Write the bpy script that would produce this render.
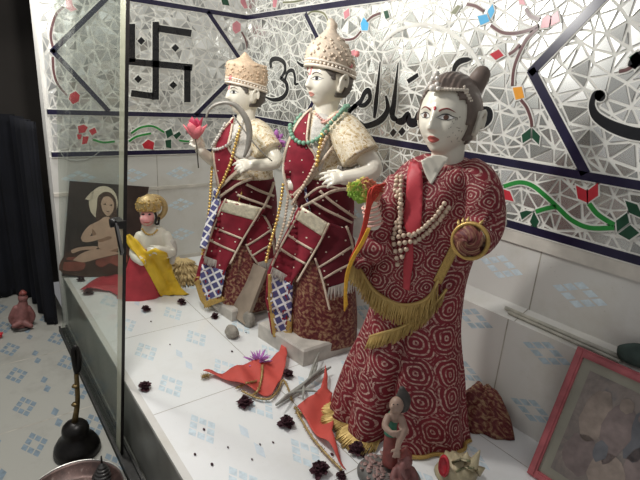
import bpy, bmesh, math, random
from math import sin, cos, pi, exp, sqrt, atan2
from mathutils import Vector as V, Matrix
from mathutils.bvhtree import BVHTree
from mathutils.geometry import delaunay_2d_cdt
from mathutils import noise as mnoise

for o in list(bpy.data.objects):
    bpy.data.objects.remove(o)
SC = bpy.context.scene
COL = SC.collection
random.seed(11)

# ---------------------------------------------------------------- camera, world, lights, exposure
YAW, PITCH, ROLL, FOC = 0.9028, 0.3051, 0.069, 477.67
CAM = V((2.5698, -1.4123, 1.0))
FW = V((-sin(YAW)*cos(PITCH), cos(YAW)*cos(PITCH), -sin(PITCH)))
R0 = V((cos(YAW), sin(YAW), 0))
U0 = R0.cross(FW)
RT = R0*cos(ROLL) + U0*sin(ROLL)
UP = U0*cos(ROLL) - R0*sin(ROLL)
cd = bpy.data.cameras.new('camera')
cd.sensor_width = 36
cd.lens = 36*FOC/640
cd.clip_start = 0.02
cam = bpy.data.objects.new('camera', cd)
COL.objects.link(cam)
cam.matrix_world = Matrix(((RT.x, UP.x, -FW.x, CAM.x), (RT.y, UP.y, -FW.y, CAM.y), (RT.z, UP.z, -FW.z, CAM.z), (0, 0, 0, 1)))
SC.camera = cam

W = bpy.data.worlds.new('room_light')
SC.world = W
W.use_nodes = True
wn = W.node_tree.nodes
wbg = wn['Background']
wtc = wn.new('ShaderNodeTexCoord')
wsx = wn.new('ShaderNodeSeparateXYZ')
wrm = wn.new('ShaderNodeValToRGB')
wmp = wn.new('ShaderNodeMapRange')
wmp.inputs[1].default_value = -1
W.node_tree.links.new(wtc.outputs['Generated'], wsx.inputs[0])
W.node_tree.links.new(wsx.outputs['Z'], wmp.inputs[0])
W.node_tree.links.new(wmp.outputs[0], wrm.inputs[0])
wrm.color_ramp.elements[0].position = 0.3
wrm.color_ramp.elements[0].color = (0.22, 0.22, 0.22, 1)
wrm.color_ramp.elements[1].position = 0.95
wrm.color_ramp.elements[1].color = (0.62, 0.63, 0.64, 1)
W.node_tree.links.new(wrm.outputs[0], wbg.inputs[0])
wbg.inputs[1].default_value = 0.52

def lamp(name, kind, loc, energy, size, color=(1, 1, 1), aim=None):
    d = bpy.data.lights.new(name, kind)
    d.energy = energy
    d.color = color
    if kind == 'AREA':
        d.shape = 'RECTANGLE'; d.size, d.size_y = size
    else:
        d.shadow_soft_size = size
    o = bpy.data.objects.new(name, d)
    COL.objects.link(o)
    o.location = loc
    if aim:
        o.rotation_euler = (V(aim)-V(loc)).to_track_quat('-Z', 'Y').to_euler()
    return o
lamp('altar_bulb', 'POINT', (1.24, -1.05, 1.46), 25, 0.055, (1, 0.985, 0.95))
lamp('room_tube_light', 'AREA', (0.25, -1.25, 1.75), 14, (0.12, 0.9), (1.0, 0.985, 0.95), aim=(1.2, -0.5, 0.4))

SC.view_settings.view_transform = 'Standard'
SC.view_settings.look = 'None'
SC.view_settings.gamma = 1
SC.view_settings.use_curve_mapping = False
SC.view_settings.exposure = 0.42

# ---------------------------------------------------------------- helpers
def ray(x, y):
    return FW + RT*((x-320)/FOC) - UP*((y-240)/FOC)
def hit(x, y, axis, val):
    d = ray(x, y)
    return CAM + d*((val-CAM[axis])/d[axis])
def onfloor(x, y, z=0.0):
    return hit(x, y, 2, z)
def onR(x, y, off=0.0):
    return hit(x, y, 1, -off)
def onL(x, y, off=0.0):
    return hit(x, y, 0, off)

ORG = {}
class MB:
    def __init__(s):
        s.v, s.f, s.m, s.uv = [], [], [], []
    def add(s, vs, fs, mi=0, uvs=None):
        b = len(s.v)
        s.v += [V(p) for p in vs]
        s.uv += [tuple(u) for u in uvs] if uvs else [(p[0]*1.0, p[2]*1.0) for p in vs]
        for f in fs:
            s.f.append(tuple(b+i for i in f)); s.m.append(mi)
        return s
    def merge(s, o, mi=None):
        b = len(s.v)
        s.v += o.v; s.uv += o.uv
        s.f += [tuple(b+i for i in f) for f in o.f]
        s.m += o.m if mi is None else [mi]*len(o.f)
        return s
    def bvh(s):
        return BVHTree.FromPolygons(s.v, s.f)
    def build(s, name, mats, parent=None, smooth=True):
        if not isinstance(mats, (list, tuple)):
            mats = [mats]
        org = ORG.get(parent.name, V((0, 0, 0))) if parent else V((0, 0, 0))
        me = bpy.data.meshes.new(name)
        me.from_pydata([p-org for p in s.v], [], s.f)
        me.validate()
        for m in mats:
            me.materials.append(m)
        if len(me.polygons) == len(s.m):
            me.polygons.foreach_set('material_index', s.m)
        me.polygons.foreach_set('use_smooth', [smooth]*len(me.polygons))
        ul = me.uv_layers.new(name='UVMap')
        li = [0]*len(me.loops); me.loops.foreach_get('vertex_index', li)
        fl = []
        for i in li:
            fl += s.uv[i]
        ul.data.foreach_set('uv', fl)
        bm = bmesh.new(); bm.from_mesh(me)
        bmesh.ops.recalc_face_normals(bm, faces=bm.faces)
        bm.to_mesh(me); bm.free()
        o = bpy.data.objects.new(name, me)
        COL.objects.link(o)
        ORG[o.name] = org
        if parent:
            o.parent = parent
        return o

def empty(name, loc):
    o = bpy.data.objects.new(name, None)
    COL.objects.link(o)
    o.location = loc
    o.empty_display_size = 0.05
    bpy.context.view_layer.update()
    ORG[o.name] = V(loc)
    return o
def tag(o, label, cat, group=None, kind=None):
    o['label'] = label; o['category'] = cat
    if group: o['group'] = group
    if kind: o['kind'] = kind
    return o
def single(mb, name, mats, label, cat, group=None, smooth=True):
    """a one-mesh thing, its origin moved to its base"""
    c = sum(mb.v, V())/len(mb.v)
    c.z = min(p.z for p in mb.v)
    for p in mb.v:
        p -= c
    o = mb.build(name, mats, None, smooth)
    o.location = c
    ORG[o.name] = c.copy()
    return tag(o, label, cat, group)
def struct(o):
    o['kind'] = 'structure'
    return o

def box(lo, hi, mi=0):
    x0, y0, z0 = lo; x1, y1, z1 = hi
    m = MB()
    vs = [(x0, y0, z0), (x1, y0, z0), (x1, y1, z0), (x0, y1, z0), (x0, y0, z1), (x1, y0, z1), (x1, y1, z1), (x0, y1, z1)]
    m.add(vs, [(0, 3, 2, 1), (4, 5, 6, 7), (0, 1, 5, 4), (1, 2, 6, 5), (2, 3, 7, 6), (3, 0, 4, 7)], mi)
    return m
def obox(c, ax, ay, az, mi=0, jit=0):
    """box from a centre and three half-axis vectors"""
    m = MB(); c = V(c); vs = []
    for sz in (-1, 1):
        for sx, sy in ((-1, -1), (1, -1), (1, 1), (-1, 1)):
            p = c + V(ax)*sx + V(ay)*sy + V(az)*sz
            if jit:
                p += V((random.uniform(-jit, jit) for _ in range(3)))
            vs.append(p)
    m.add(vs, [(0, 3, 2, 1), (4, 5, 6, 7), (0, 1, 5, 4), (1, 2, 6, 5), (2, 3, 7, 6), (3, 0, 4, 7)], mi)
    return m
def crom(pts, n):
    """Catmull-Rom through tuples, n steps per span"""
    out = []
    N = len(pts)
    for i in range(N-1):
        p0 = pts[max(0, i-1)]; p1 = pts[i]; p2 = pts[i+1]; p3 = pts[min(N-1, i+2)]
        for k in range(n):
            t = k/n
            out.append(tuple(0.5*((2*b)+(c-a)*t+(2*a-5*b+4*c-d)*t*t+(3*b-a-3*c+d)*t**3) for a, b, c, d in zip(p0, p1, p2, p3)))
    out.append(tuple(pts[-1]))
    return out
def ringloft(rings, mi=0, cap=True, closed=False):
    """rings: equal-length lists of points"""
    m = MB(); n = len(rings[0]); vs = []; uvs = []
    acc = 0; prev = None
    for r in rings:
        c = sum(r, V())/n
        if prev is not None: acc += (c-prev).length
        prev = c
        per = sum((r[(i+1) % n]-r[i]).length for i in range(n))
        for i, p in enumerate(r):
            vs.append(p); uvs.append((i/n*per, acc))
    fs = []
    R = len(rings)
    for j in range(R-1 + (1 if closed else 0)):
        for i in range(n):
            a = j*n+i; b = j*n+(i+1) % n; j2 = (j+1) % R
            fs.append((a, b, j2*n+(i+1) % n, j2*n+i))
    if cap and not closed:
        fs.append(tuple(reversed(range(n)))); fs.append(tuple((R-1)*n+i for i in range(n)))
    m.add(vs, fs, mi, uvs)
    return m
def tube(pts, rad, n=8, mi=0, closed=False, smooth=0):
    pts = [V(p) for p in pts]
    if not isinstance(rad, (list, tuple)): rad = [rad]*len(pts)
    if smooth:
        q = crom([tuple(p)+(r,) for p, r in zip(pts, rad)], smooth)
        pts = [V(a[:3]) for a in q]; rad = [a[3] for a in q]
    rings = []; N = len(pts)
    ref = None
    for i, p in enumerate(pts):
        if closed: t = pts[(i+1) % N]-pts[i-1]
        else: t = pts[min(N-1, i+1)]-pts[max(0, i-1)]
        if t.length < 1e-9: t = V((0, 0, 1))
        t.normalize()
        if ref is None:
            ref = t.cross(V((0, 0, 1)))
            if ref.length < .1: ref = t.cross(V((1, 0, 0)))
        ref = ref - t*ref.dot(t); ref.normalize()
        b = t.cross(ref)
        rings.append([p + (ref*cos(2*pi*k/n)+b*sin(2*pi*k/n))*rad[i] for k in range(n)])
    return ringloft(rings, mi, True, closed)
def limb(pts, rad, n=14, smooth=5):
    """tube with rounded ends"""
    pts = [V(p) for p in pts]
    q = crom([tuple(p)+(r,) for p, r in zip(pts, rad)], smooth)
    P = [V(a[:3]) for a in q]; Rr = [a[3] for a in q]
    d0 = (P[0]-P[1]).normalized(); d1 = (P[-1]-P[-2]).normalized()
    A = [P[0]+d0*Rr[0]*s for s in (.95, .75, .4)]; RA = [Rr[0]*s for s in (.25, .65, .92)]
    B = [P[-1]+d1*Rr[-1]*s for s in (.4, .75, .95)]; RB = [Rr[-1]*s for s in (.92, .65, .25)]
    return tube(A+P+B, RA+Rr+RB, n)
def ball(c, r, nu=12, nv=8, mi=0, sx=1, sy=1, sz=1):
    c = V(c); vs = []; fs = []; uvs = []
    for j in range(1, nv):
        a = pi*j/nv
        for i in range(nu):
            b = 2*pi*i/nu
            vs.append(c+V((r*sx*sin(a)*cos(b), r*sy*sin(a)*sin(b), r*sz*cos(a)))); uvs.append((i/nu*r*6, j/nv*r*3))
    t = len(vs); vs += [c+V((0, 0, r*sz)), c-V((0, 0, r*sz))]; uvs += [(0, 0), (0, r*3)]
    for j in range(nv-2):
        for i in range(nu):
            fs.append((j*nu+i, (j+1)*nu+i, (j+1)*nu+(i+1) % nu, j*nu+(i+1) % nu))
    for i in range(nu):
        fs.append((t, i, (i+1) % nu)); fs.append((t+1, (nv-2)*nu+(i+1) % nu, (nv-2)*nu+i))
    return MB().add(vs, fs, mi, uvs)
def lathe(c, prof, n=32, mi=0, cap=True):
    c = V(c)
    return ringloft([[c+V((r*cos(2*pi*k/n), r*sin(2*pi*k/n), z)) for k in range(n)] for r, z in prof], mi, cap)
def slab(poly, nrm, th, mi=0, mside=None):
    """planar polygon (3-D points) extruded along nrm"""
    nrm = V(nrm)*th; P = [V(p) for p in poly]; n = len(P)
    m = MB().add(P+[p+nrm for p in P], [tuple(range(n)), tuple(range(2*n-1, n-1, -1))] + [(i, (i+1) % n, n+(i+1) % n, n+i) for i in range(n)], mi)
    return m
def strokepoly(path, widths, n=6):
    """2-D brush stroke outline: smoothed centre line with varying width"""
    q = crom([tuple(p)+(w,) for p, w in zip(path, widths)], n)
    L = []; Rr = []
    for i, a in enumerate(q):
        b0 = q[max(0, i-1)]; b1 = q[min(len(q)-1, i+1)]
        dx, dy = b1[0]-b0[0], b1[1]-b0[1]; l = sqrt(dx*dx+dy*dy) or 1
        nx, ny = -dy/l*a[2]/2, dx/l*a[2]/2
        L.append((a[0]+nx, a[1]+ny)); Rr.append((a[0]-nx, a[1]-ny))
    return L, Rr

def inside(poly, x, y):
    c = False; n = len(poly); j = n-1
    for i in range(n):
        xi, yi = poly[i]; xj, yj = poly[j]
        if (yi > y) != (yj > y) and x < (xj-xi)*(y-yi)/(yj-yi)+xi:
            c = not c
        j = i
    return c
def densify(poly, step):
    out = []; n = len(poly)
    for i in range(n):
        a = poly[i]; b = poly[(i+1) % n]
        k = max(1, int(math.hypot(b[0]-a[0], b[1]-a[1])/step))
        out += [(a[0]+(b[0]-a[0])*t/k, a[1]+(b[1]-a[1])*t/k) for t in range(k)]
    return out
def drape(poly, bvh, off, step=3.0, th=0.0015, mi=0, rot=0.0, curve=False, sc=230.0, bump=None, lim=None):
    """cloth / paint shape laid on a surface: polygon of sight lines cast on to the surface"""
    if curve:
        poly = [p[:2] for p in crom(list(poly)+[poly[0]], 5)[:-1]]
    bd = densify(poly, step)
    xs = [p[0] for p in bd]; ys = [p[1] for p in bd]
    pts = [V(p) for p in bd]
    y = min(ys)+step*.6; row = 0
    while y < max(ys):
        x = min(xs)+step*(.4 if row % 2 else .9)
        while x < max(xs):
            if inside(poly, x, y) and min((x-a)**2+(y-b)**2 for a, b in bd) > (step*.45)**2:
                pts.append(V((x, y)))
            x += step
        y += step*.87; row += 1
    nb = len(bd)
    vo, _, fo, *_r = delaunay_2d_cdt(pts, [(i, (i+1) % nb) for i in range(nb)], [], 1, 1e-5)
    P = [None]*len(vo); NN = [None]*len(vo); T = []
    for i, p in enumerate(vo):
        d = ray(p.x, p.y).normalized()
        loc, nr, ix, dist = bvh.ray_cast(CAM, d)
        if loc is not None and (lim is None or dist < lim):
            if nr.dot(d) > 0: nr = -nr
            P[i] = loc; NN[i] = nr; T.append((p.x, p.y, dist, nr))
    for i, p in enumerate(vo):
        if P[i] is None:
            d = ray(p.x, p.y).normalized()
            if T:
                b = min(T, key=lambda t: (t[0]-p.x)**2+(t[1]-p.y)**2)
                P[i] = CAM+d*b[2]; NN[i] = (b[3]*0.5-d).normalized()
            else:
                loc, nr, ix, dist = bvh.find_nearest(CAM+d*1.6)
                P[i] = loc; NN[i] = -d
    # smooth the normals a little so that the offset is even
    nbr = [[] for _ in vo]
    for f in fo:
        for a in f:
            nbr[a] += [b for b in f if b != a]
    for _ in range(2):
        NN = [((sum((NN[j] for j in nbr[i]), V())+NN[i]*2).normalized() if nbr[i] else NN[i]) for i in range(len(vo))]
    ca, sa = cos(rot), sin(rot)
    uv = [((p.x*ca+p.y*sa)/sc, (-p.x*sa+p.y*ca)/sc) for p in vo]
    fr = []
    for i, p in enumerate(vo):
        o2 = off + (bump(p.x, p.y) if bump else 0)
        fr.append(P[i]+NN[i]*o2)
    bk = [P_+(-N_)*th for P_, N_ in zip(fr, NN)]
    n = len(vo); m = MB()
    fs = [tuple(f) for f in fo] + [tuple(n+i for i in reversed(f)) for f in fo]
    ec = {}
    for f in fo:
        for a, b in zip(f, list(f[1:])+[f[0]]):
            ec[(a, b)] = 1
    for (a, b) in ec:
        if (b, a) not in ec:
            fs.append((b, a, n+a, n+b))
    m.add(fr+bk, fs, mi, uv+uv)
    return m
def dstroke(path, w, bvh, off, n=5, **k):
    if not isinstance(w, (list, tuple)): w = [w]*len(path)
    L, Rr = strokepoly(path, w, n)
    return drape(L+Rr[::-1], bvh, off, **k)
def cast(x, y, bvh, off=0.0, back=1.6):
    d = ray(x, y).normalized()
    loc, nr, ix, dist = bvh.ray_cast(CAM, d)
    if loc is None:
        return CAM+d*back, -d, False
    if nr.dot(d) > 0: nr = -nr
    return loc+nr*off, nr, True
def beads(path, r, bvh, off, gap=1.9, nu=8, nv=6, back=1.6, jit=0.0):
    """string of beads along sight lines, resting on the surface"""
    q = crom(path, 24)
    C_ = [cast(p[0], p[1], bvh, off, back) for p in q]
    hits = [i for i, c in enumerate(C_) if c[2]]
    P = []
    for i, p in enumerate(q):
        if C_[i][2] or not hits: P.append(C_[i][0])
        else:
            j = min(hits, key=lambda k: abs(k-i)); P.append(CAM+ray(p[0], p[1]).normalized()*(C_[j][0]-CAM).length)
    m = MB(); acc = 0; step = r*gap
    m.merge(ball(P[0], r, nu, nv))
    for a, b in zip(P, P[1:]):
        acc += (b-a).length
        if acc >= step:
            acc = 0
            m.merge(ball(b+V((random.uniform(-jit, jit), random.uniform(-jit, jit), random.uniform(-jit, jit))), r*random.uniform(.92, 1.06), nu, nv))
    return m
def dtube(path, r, bvh, off, n=6, back=1.6, span=8):
    q = crom(path, span); P = []; last = back
    for p in q:
        a, nr, ok = cast(p[0], p[1], bvh, off, last)
        if ok: last = (a-CAM).length
        P.append(a)
    return tube(P, r, n)
def fringe(P, drop, length, n, w=0.004, jit=0.3, lift=None):
    """tassel fringe: many thin tapering strands hanging from a 3-D polyline"""
    m = MB(); L = [0]
    for a, b in zip(P, P[1:]): L.append(L[-1]+(b-a).length)
    for k in range(n):
        s = (k+random.random()*.6)/n*L[-1]
        i = max(j for j in range(len(L)-1) if L[j] <= s+1e-9)
        t = (s-L[i])/max(1e-6, L[i+1]-L[i])
        p = P[i].lerp(P[i+1], t); tg = (P[i+1]-P[i]).normalized()
        d = drop(s/L[-1]) if callable(drop) else V(drop)
        d = (d + V((random.uniform(-jit, jit), random.uniform(-jit, jit), random.uniform(-jit, jit)))*.35).normalized()
        le = length*random.uniform(.8, 1.12)
        nr = d.cross(tg).normalized()*w*.5
        a = tg*w*.5
        mid = p+d*le*.55+V((0, 0, -1))*0; e = p+d*le
        m.add([p-a, p+nr, p+a, mid-a*.9, mid+nr*1.2, mid+a*.9, e-a*.5, e+nr, e+a*.5], [(0, 1, 4, 3), (1, 2, 5, 4), (2, 0, 3, 5), (3, 4, 7, 6), (4, 5, 8, 7), (5, 3, 6, 8), (6, 7, 8)], 0,
              [(k*.01, 0)]*3+[(k*.01, .5*length)]*3+[(k*.01, length)]*3)
    return m

class Fig:
    """working frame of a standing figure: the upright plane through its axis that faces the viewer"""
    def __init__(s, X, Y):
        s.A = V((X, Y, 0)); n = V((CAM.x-X, CAM.y-Y, 0)); s.n = n.normalized()
        s.r = V((-s.n.y, s.n.x, 0))
    def pt(s, x, y, d=0.0):
        q = s.A+s.n*d; r = ray(x, y)
        return CAM+r*((q-CAM).dot(s.n)/r.dot(s.n))
    def body(s, rows, n=48, steps=4, fold=None, mi=0, cap=True, tilt=None):
        """rows: (y, xl, xr, depth ratio, depth offset)"""
        q = crom(rows, steps); rings = []
        for (y, xl, xr, ra, do) in q:
            a = s.pt(xl, y); b = s.pt(xr, y); c = (a+b)/2; hw = (b-a).length/2
            c = c+s.n*do
            ring = []
            for k in range(n):
                th = 2*pi*k/n
                f = 1.0
                if fold: f += fold(th, y)
                dx, dn = cos(th), sin(th)
                ring.append(c+s.r*(hw*f*dx)+s.n*(hw*ra*f*dn)+(V((0, 0, tilt*dn*hw)) if tilt else V()))
            rings.append(ring)
        return ringloft(rings, mi, cap)

def remeshed(mb, voxel, smooth=2):
    """one continuous skin from overlapping closed shapes"""
    me = bpy.data.meshes.new('tmp'); me.from_pydata(mb.v, [], mb.f)
    bm = bmesh.new(); bm.from_mesh(me); bmesh.ops.recalc_face_normals(bm, faces=bm.faces); bm.to_mesh(me); bm.free()
    o = bpy.data.objects.new('tmp', me); COL.objects.link(o)
    md = o.modifiers.new('r', 'REMESH'); md.mode = 'VOXEL'; md.voxel_size = voxel
    sm = o.modifiers.new('s', 'SMOOTH'); sm.iterations = smooth; sm.factor = .5
    dg = bpy.context.evaluated_depsgraph_get(); dg.update()
    e = o.evaluated_get(dg); m2 = e.to_mesh()
    out = MB().add([v.co.copy() for v in m2.vertices], [tuple(p.vertices) for p in m2.polygons])
    e.to_mesh_clear(); bpy.data.objects.remove(o); bpy.data.meshes.remove(me)
    return out

def g(x): return exp(-x*x)
class Head:
    """face: local axes r (figure's left seen from the front = right of picture), f (forward), u (up)"""
    def __init__(s, c, az, pitch=0.0, k=1.0, roll=0.0):
        s.c = V(c); s.k = k
        f = V((sin(az), -cos(az), 0)); r = V((cos(az), sin(az), 0)); u = V((0, 0, 1))
        f2 = f*cos(pitch)-u*sin(pitch); u2 = u*cos(pitch)+f*sin(pitch)
        s.f = f2; s.r = r*cos(roll)+u2*sin(roll); s.u = u2*cos(roll)-r*sin(roll)
    def w(s, x, y, z):
        return s.c+(s.r*x+s.f*y+s.u*z)*s.k
    def surf(s, a, b, c, feat=True, grow=0.0):
        X = a*(.074+grow)*(1-.30*max(0, -c)**1.6)*(1-.05*max(0, c))
        Z = c*(.108+grow)
        Y = (b**.78)*(.086+grow) if b > 0 else -((-b)**.95)*(.098+grow)
        if c < -.3 and b < 0: Y *= 1-.35*min(1, (-c-.3)/.6)
        if feat and b > 0:
            w = min(1, b*2.2)
            h = 0
            if -.040 < Z < .03:
                t = max(0, min(1, (.022-Z)/.050)); dr = 1 if Z > -.029 else max(0, (Z+.040)/.011)
                h += (.003+.021*t)*dr*g(X/(.0065+.0045*t)) + .006*dr*t*t*g((abs(X)-.010)/.006)
            h -= .0075*g((abs(X)-.030)/.014)*g((Z-.002)/.011)
            h += .0045*g((abs(X)-.030)/.010)*g((Z-.001)/.006)
            h += .0035*g((abs(X)-.028)/.018)*g((Z-.020)/.007)
            h += .0075*g(X/.018)*g((Z+.050)/.006)*(1) + .0075*g(X/.015)*g((Z+.063)/.006)
            h -= .004*g(X/.022)*g((Z+.0565)/.0025)
            h += .008*g(X/.020)*g((Z+.088)/.014)
            h += .005*g((abs(X)-.040)/.020)*g((Z+.035)/.022)
            Y += h*w
        return s.w(X, Y, Z)
    def skull(s):
        nu, nv = 120, 90; vs = []; fs = []
        for j in range(1, nv):
            p = pi*j/nv
            for i in range(nu):
                t = 2*pi*i/nu
                vs.append(s.surf(sin(p)*sin(t), sin(p)*cos(t), cos(p)))
        T = len(vs); vs += [s.surf(0, 0, 1), s.surf(0, 0, -1)]
        for j in range(nv-2):
            for i in range(nu):
                fs.append((j*nu+i, j*nu+(i+1) % nu, (j+1)*nu+(i+1) % nu, (j+1)*nu+i))
        for i in range(nu):
            fs.append((T, i, (i+1) % nu)); fs.append((T+1, (nv-2)*nu+(i+1) % nu, (nv-2)*nu+i))
        return MB().add(vs, fs)
    def ears(s):
        m = MB()
        for sd in (-1, 1):
            rings = []
            # helix ring of the ear and the lobe
            P = []
            for k in range(13):
                t = -2.3+k/12*5.1
                P.append(s.w(sd*(.082+.008*cos(t*.5)), -.008+.018*sin(t*.9-.2), -.010+.031*cos(t*.9)))
            m.merge(tube(P, [.0055*s.k]*13, 8))
            m.merge(limb([s.w(sd*.074, -.004, .012), s.w(sd*.079, -.006, -.010), s.w(sd*.076, .0, -.036)], [.011*s.k, .012*s.k, .0095*s.k], 10, 3))
        return m
    def shell(s, test, grow, wave=None, nu=96, nv=72, inner=-.004):
        """hair: shell round the skull where test(a,b,c) holds"""
        vs = []; fs = []; ok = {}
        def pt(a, b, c, gq): return s.surf(a, b, c, False, gq)
        for j in range(0, nv+1):
            p = pi*j/nv
            for i in range(nu):
                t = 2*pi*i/nu
                a, b, c = sin(p)*sin(t), sin(p)*cos(t), cos(p)
                gg = grow+(wave(a, b, c) if wave else 0)
                vs.append(pt(a, b, c, gg)); ok[(j, i)] = test(a, b, c)
        N = len(vs)
        for j in range(0, nv+1):
            p = pi*j/nv
            for i in range(nu):
                t = 2*pi*i/nu
                vs.append(pt(sin(p)*sin(t), sin(p)*cos(t), cos(p), inner))
        ec = {}
        for j in range(nv):
            for i in range(nu):
                i2 = (i+1) % nu
                if ok[(j, i)] and ok[(j, i2)] and ok[(j+1, i)] and ok[(j+1, i2)]:
                    f = (j*nu+i, j*nu+i2, (j+1)*nu+i2, (j+1)*nu+i)
                    fs.append(f); fs.append(tuple(N+q for q in reversed(f)))
                    for a, b in zip(f, f[1:]+f[:1]): ec[(a, b)] = 1
        for (a, b) in list(ec):
            if (b, a) not in ec: fs.append((b, a, N+a, N+b))
        return MB().add(vs, fs)
    def paint(s, bvh, poly, off=.0006, th=.0012, step=.0018, curve=True, mi=0):
        """shape painted on the face: polygon in (x,z) pushed back on to the skin along the face direction"""
        if curve: poly = [p[:2] for p in crom(list(poly)+[poly[0]], 5)[:-1]]
        bd = densify(poly, step); n = len(bd); pts = [V(p) for p in bd]
        xs = [p[0] for p in bd]; ys = [p[1] for p in bd]
        y = min(ys)+step*.5
        while y < max(ys):
            x = min(xs)+step*.5
            while x < max(xs):
                if inside(poly, x, y) and min((x-a)**2+(y-b)**2 for a, b in bd) > (step*.45)**2: pts.append(V((x, y)))
                x += step
            y += step
        vo, _, fo, *_r = delaunay_2d_cdt(pts, [(i, (i+1) % n) for i in range(n)], [], 1, 1e-7)
        fr = []; bk = []
        for p in vo:
            o = s.w(p.x, .2, p.y)
            loc, nr, ix, ds = bvh.ray_cast(o, -s.f)
            if loc is None: loc = s.w(p.x, .05, p.y)
            fr.append(loc+s.f*off*1.0); bk.append(loc-s.f*th)
        N = len(vo); fs = [tuple(f) for f in fo]+[tuple(N+i for i in reversed(f)) for f in fo]; ec = {}
        for f in fo:
            for a, b in zip(f, list(f[1:])+[f[0]]): ec[(a, b)] = 1
        for (a, b) in ec:
            if (b, a) not in ec: fs.append((b, a, N+a, N+b))
        return MB().add(fr+bk, fs, mi)

def hand(wrist, d, pn, k=1.0, curl=(.35, .45, .55, .6), thumb=1, spread=.16):
    """palm + five fingers; d = pointing direction, pn = back-of-hand normal, thumb side = sign of d x pn"""
    d = V(d).normalized(); pn = V(pn); pn = (pn-d*pn.dot(d)).normalized(); sd = d.cross(pn)*thumb
    wrist = V(wrist); m = MB()
    pc = wrist+d*.030*k
    rings = []
    for t, w, h in ((-.002, .017, .012), (.012, .020, .012), (.03, .025, .012), (.045, .027, .011), (.054, .025, .008)):
        c = wrist+d*t*k
        rings.append([c+sd*(w*k*cos(2*pi*q/16))+pn*(h*k*sin(2*pi*q/16)) for q in range(16)])
    m.merge(ringloft(rings))
    for i, (o, L) in enumerate(((.020, .050), (.0065, .056), (-.007, .052), (-.020, .042))):
        a = (o/.02)*spread; p = wrist+d*.044*k+sd*o*k
        dd = (d*cos(a)+sd*sin(a)).normalized(); cv = 0
        P = [p]; Rr = [.0064*k]
        for seg, fr, rr in ((0, .45, .0064), (1, .32, .0058), (2, .23, .0048)):
            cv += curl[i]*(0.8 if seg == 0 else 1.0)
            p = p+(dd*cos(cv)-pn*sin(cv))*L*fr*k
            P.append(p); Rr.append(rr*k)
        m.merge(limb(P, Rr, 10, 3))
    p = wrist+d*.012*k+sd*.017*k
    t1 = (d*.55+sd*.75-pn*.35).normalized(); t2 = (d*.85+sd*.25-pn*.45).normalized()
    m.merge(limb([p, p+t1*.022*k, p+t1*.022*k+t2*.020*k, p+t1*.022*k+t2*.036*k], [.0095*k, .0082*k, .0066*k, .0052*k], 10, 3))
    return m
# ---------------------------------------------------------------- materials
class NT:
    def __init__(s, name, rough=.6, metal=0.0, spec=.4):
        s.m = bpy.data.materials.new(name); s.m.use_nodes = True
        s.t = s.m.node_tree; s.b = s.t.nodes['Principled BSDF']
        s.b.inputs['Roughness'].default_value = rough; s.b.inputs['Metallic'].default_value = metal
        s.b.inputs['Specular IOR Level'].default_value = spec
    def n(s, kind, **k):
        q = s.t.nodes.new(kind)
        for a, v in k.items(): setattr(q, a, v)
        return q
    def l(s, a, b): s.t.links.new(a, b)
    def val(s, sock, v):
        if hasattr(v, 'is_output'): s.l(v, sock)
        else: sock.default_value = v
    def math(s, op, a, b=None, c=None):
        q = s.n('ShaderNodeMath', operation=op)
        s.val(q.inputs[0], a)
        if b is not None: s.val(q.inputs[1], b)
        if c is not None: s.val(q.inputs[2], c)
        return q.outputs[0]
    def coord(s, which='Object', scale=(1, 1, 1), rot=(0, 0, 0)):
        c = s.n('ShaderNodeTexCoord'); mp = s.n('ShaderNodeMapping')
        mp.inputs['Scale'].default_value = scale; mp.inputs['Rotation'].default_value = rot
        s.l(c.outputs[which], mp.inputs[0]); return mp.outputs[0]
    def noise(s, vec, scale, detail=3, rough=.5, dist=0):
        q = s.n('ShaderNodeTexNoise'); s.l(vec, q.inputs['Vector'])
        q.inputs['Scale'].default_value = scale; q.inputs['Detail'].default_value = detail
        q.inputs['Roughness'].default_value = rough; q.inputs['Distortion'].default_value = dist
        return q.outputs['Fac']
    def vor(s, vec, scale, feature='F1', metric='EUCLIDEAN', rnd=1.0, out='Distance', exp_=2):
        q = s.n('ShaderNodeTexVoronoi', feature=feature); q.voronoi_dimensions = '2D'
        if feature != 'DISTANCE_TO_EDGE': q.distance = metric
        s.l(vec, q.inputs['Vector']); q.inputs['Scale'].default_value = scale
        q.inputs['Randomness'].default_value = rnd
        if metric == 'MINKOWSKI': q.inputs['Exponent'].default_value = exp_
        return q.outputs[out]
    def ramp(s, fac, stops, interp='LINEAR'):
        q = s.n('ShaderNodeValToRGB'); r = q.color_ramp; r.interpolation = interp
        while len(r.elements) < len(stops): r.elements.new(.5)
        for e, (p, c) in zip(r.elements, stops):
            e.position = p; e.color = tuple(c)+(1,) if len(c) == 3 else c
        s.l(fac, q.inputs[0]); return q.outputs[0]
    def mix(s, fac, a, b):
        q = s.n('ShaderNodeMix', data_type='RGBA')
        s.val(q.inputs[0], fac)
        for k, v in ((6, a), (7, b)):
            if hasattr(v, 'is_output'): s.l(v, q.inputs[k])
            else: q.inputs[k].default_value = tuple(v)+(1,)
        return q.outputs[2]
    def col(s, c):
        if hasattr(c, 'is_output'): s.l(c, s.b.inputs['Base Color'])
        else: s.b.inputs['Base Color'].default_value = tuple(c)+(1,)
        return s
    def bump(s, h, strength=.3, dist=.002):
        q = s.n('ShaderNodeBump'); q.inputs['Strength'].default_value = strength; q.inputs['Distance'].default_value = dist
        s.l(h, q.inputs['Height']); s.l(q.outputs[0], s.b.inputs['Normal']); return s
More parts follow.
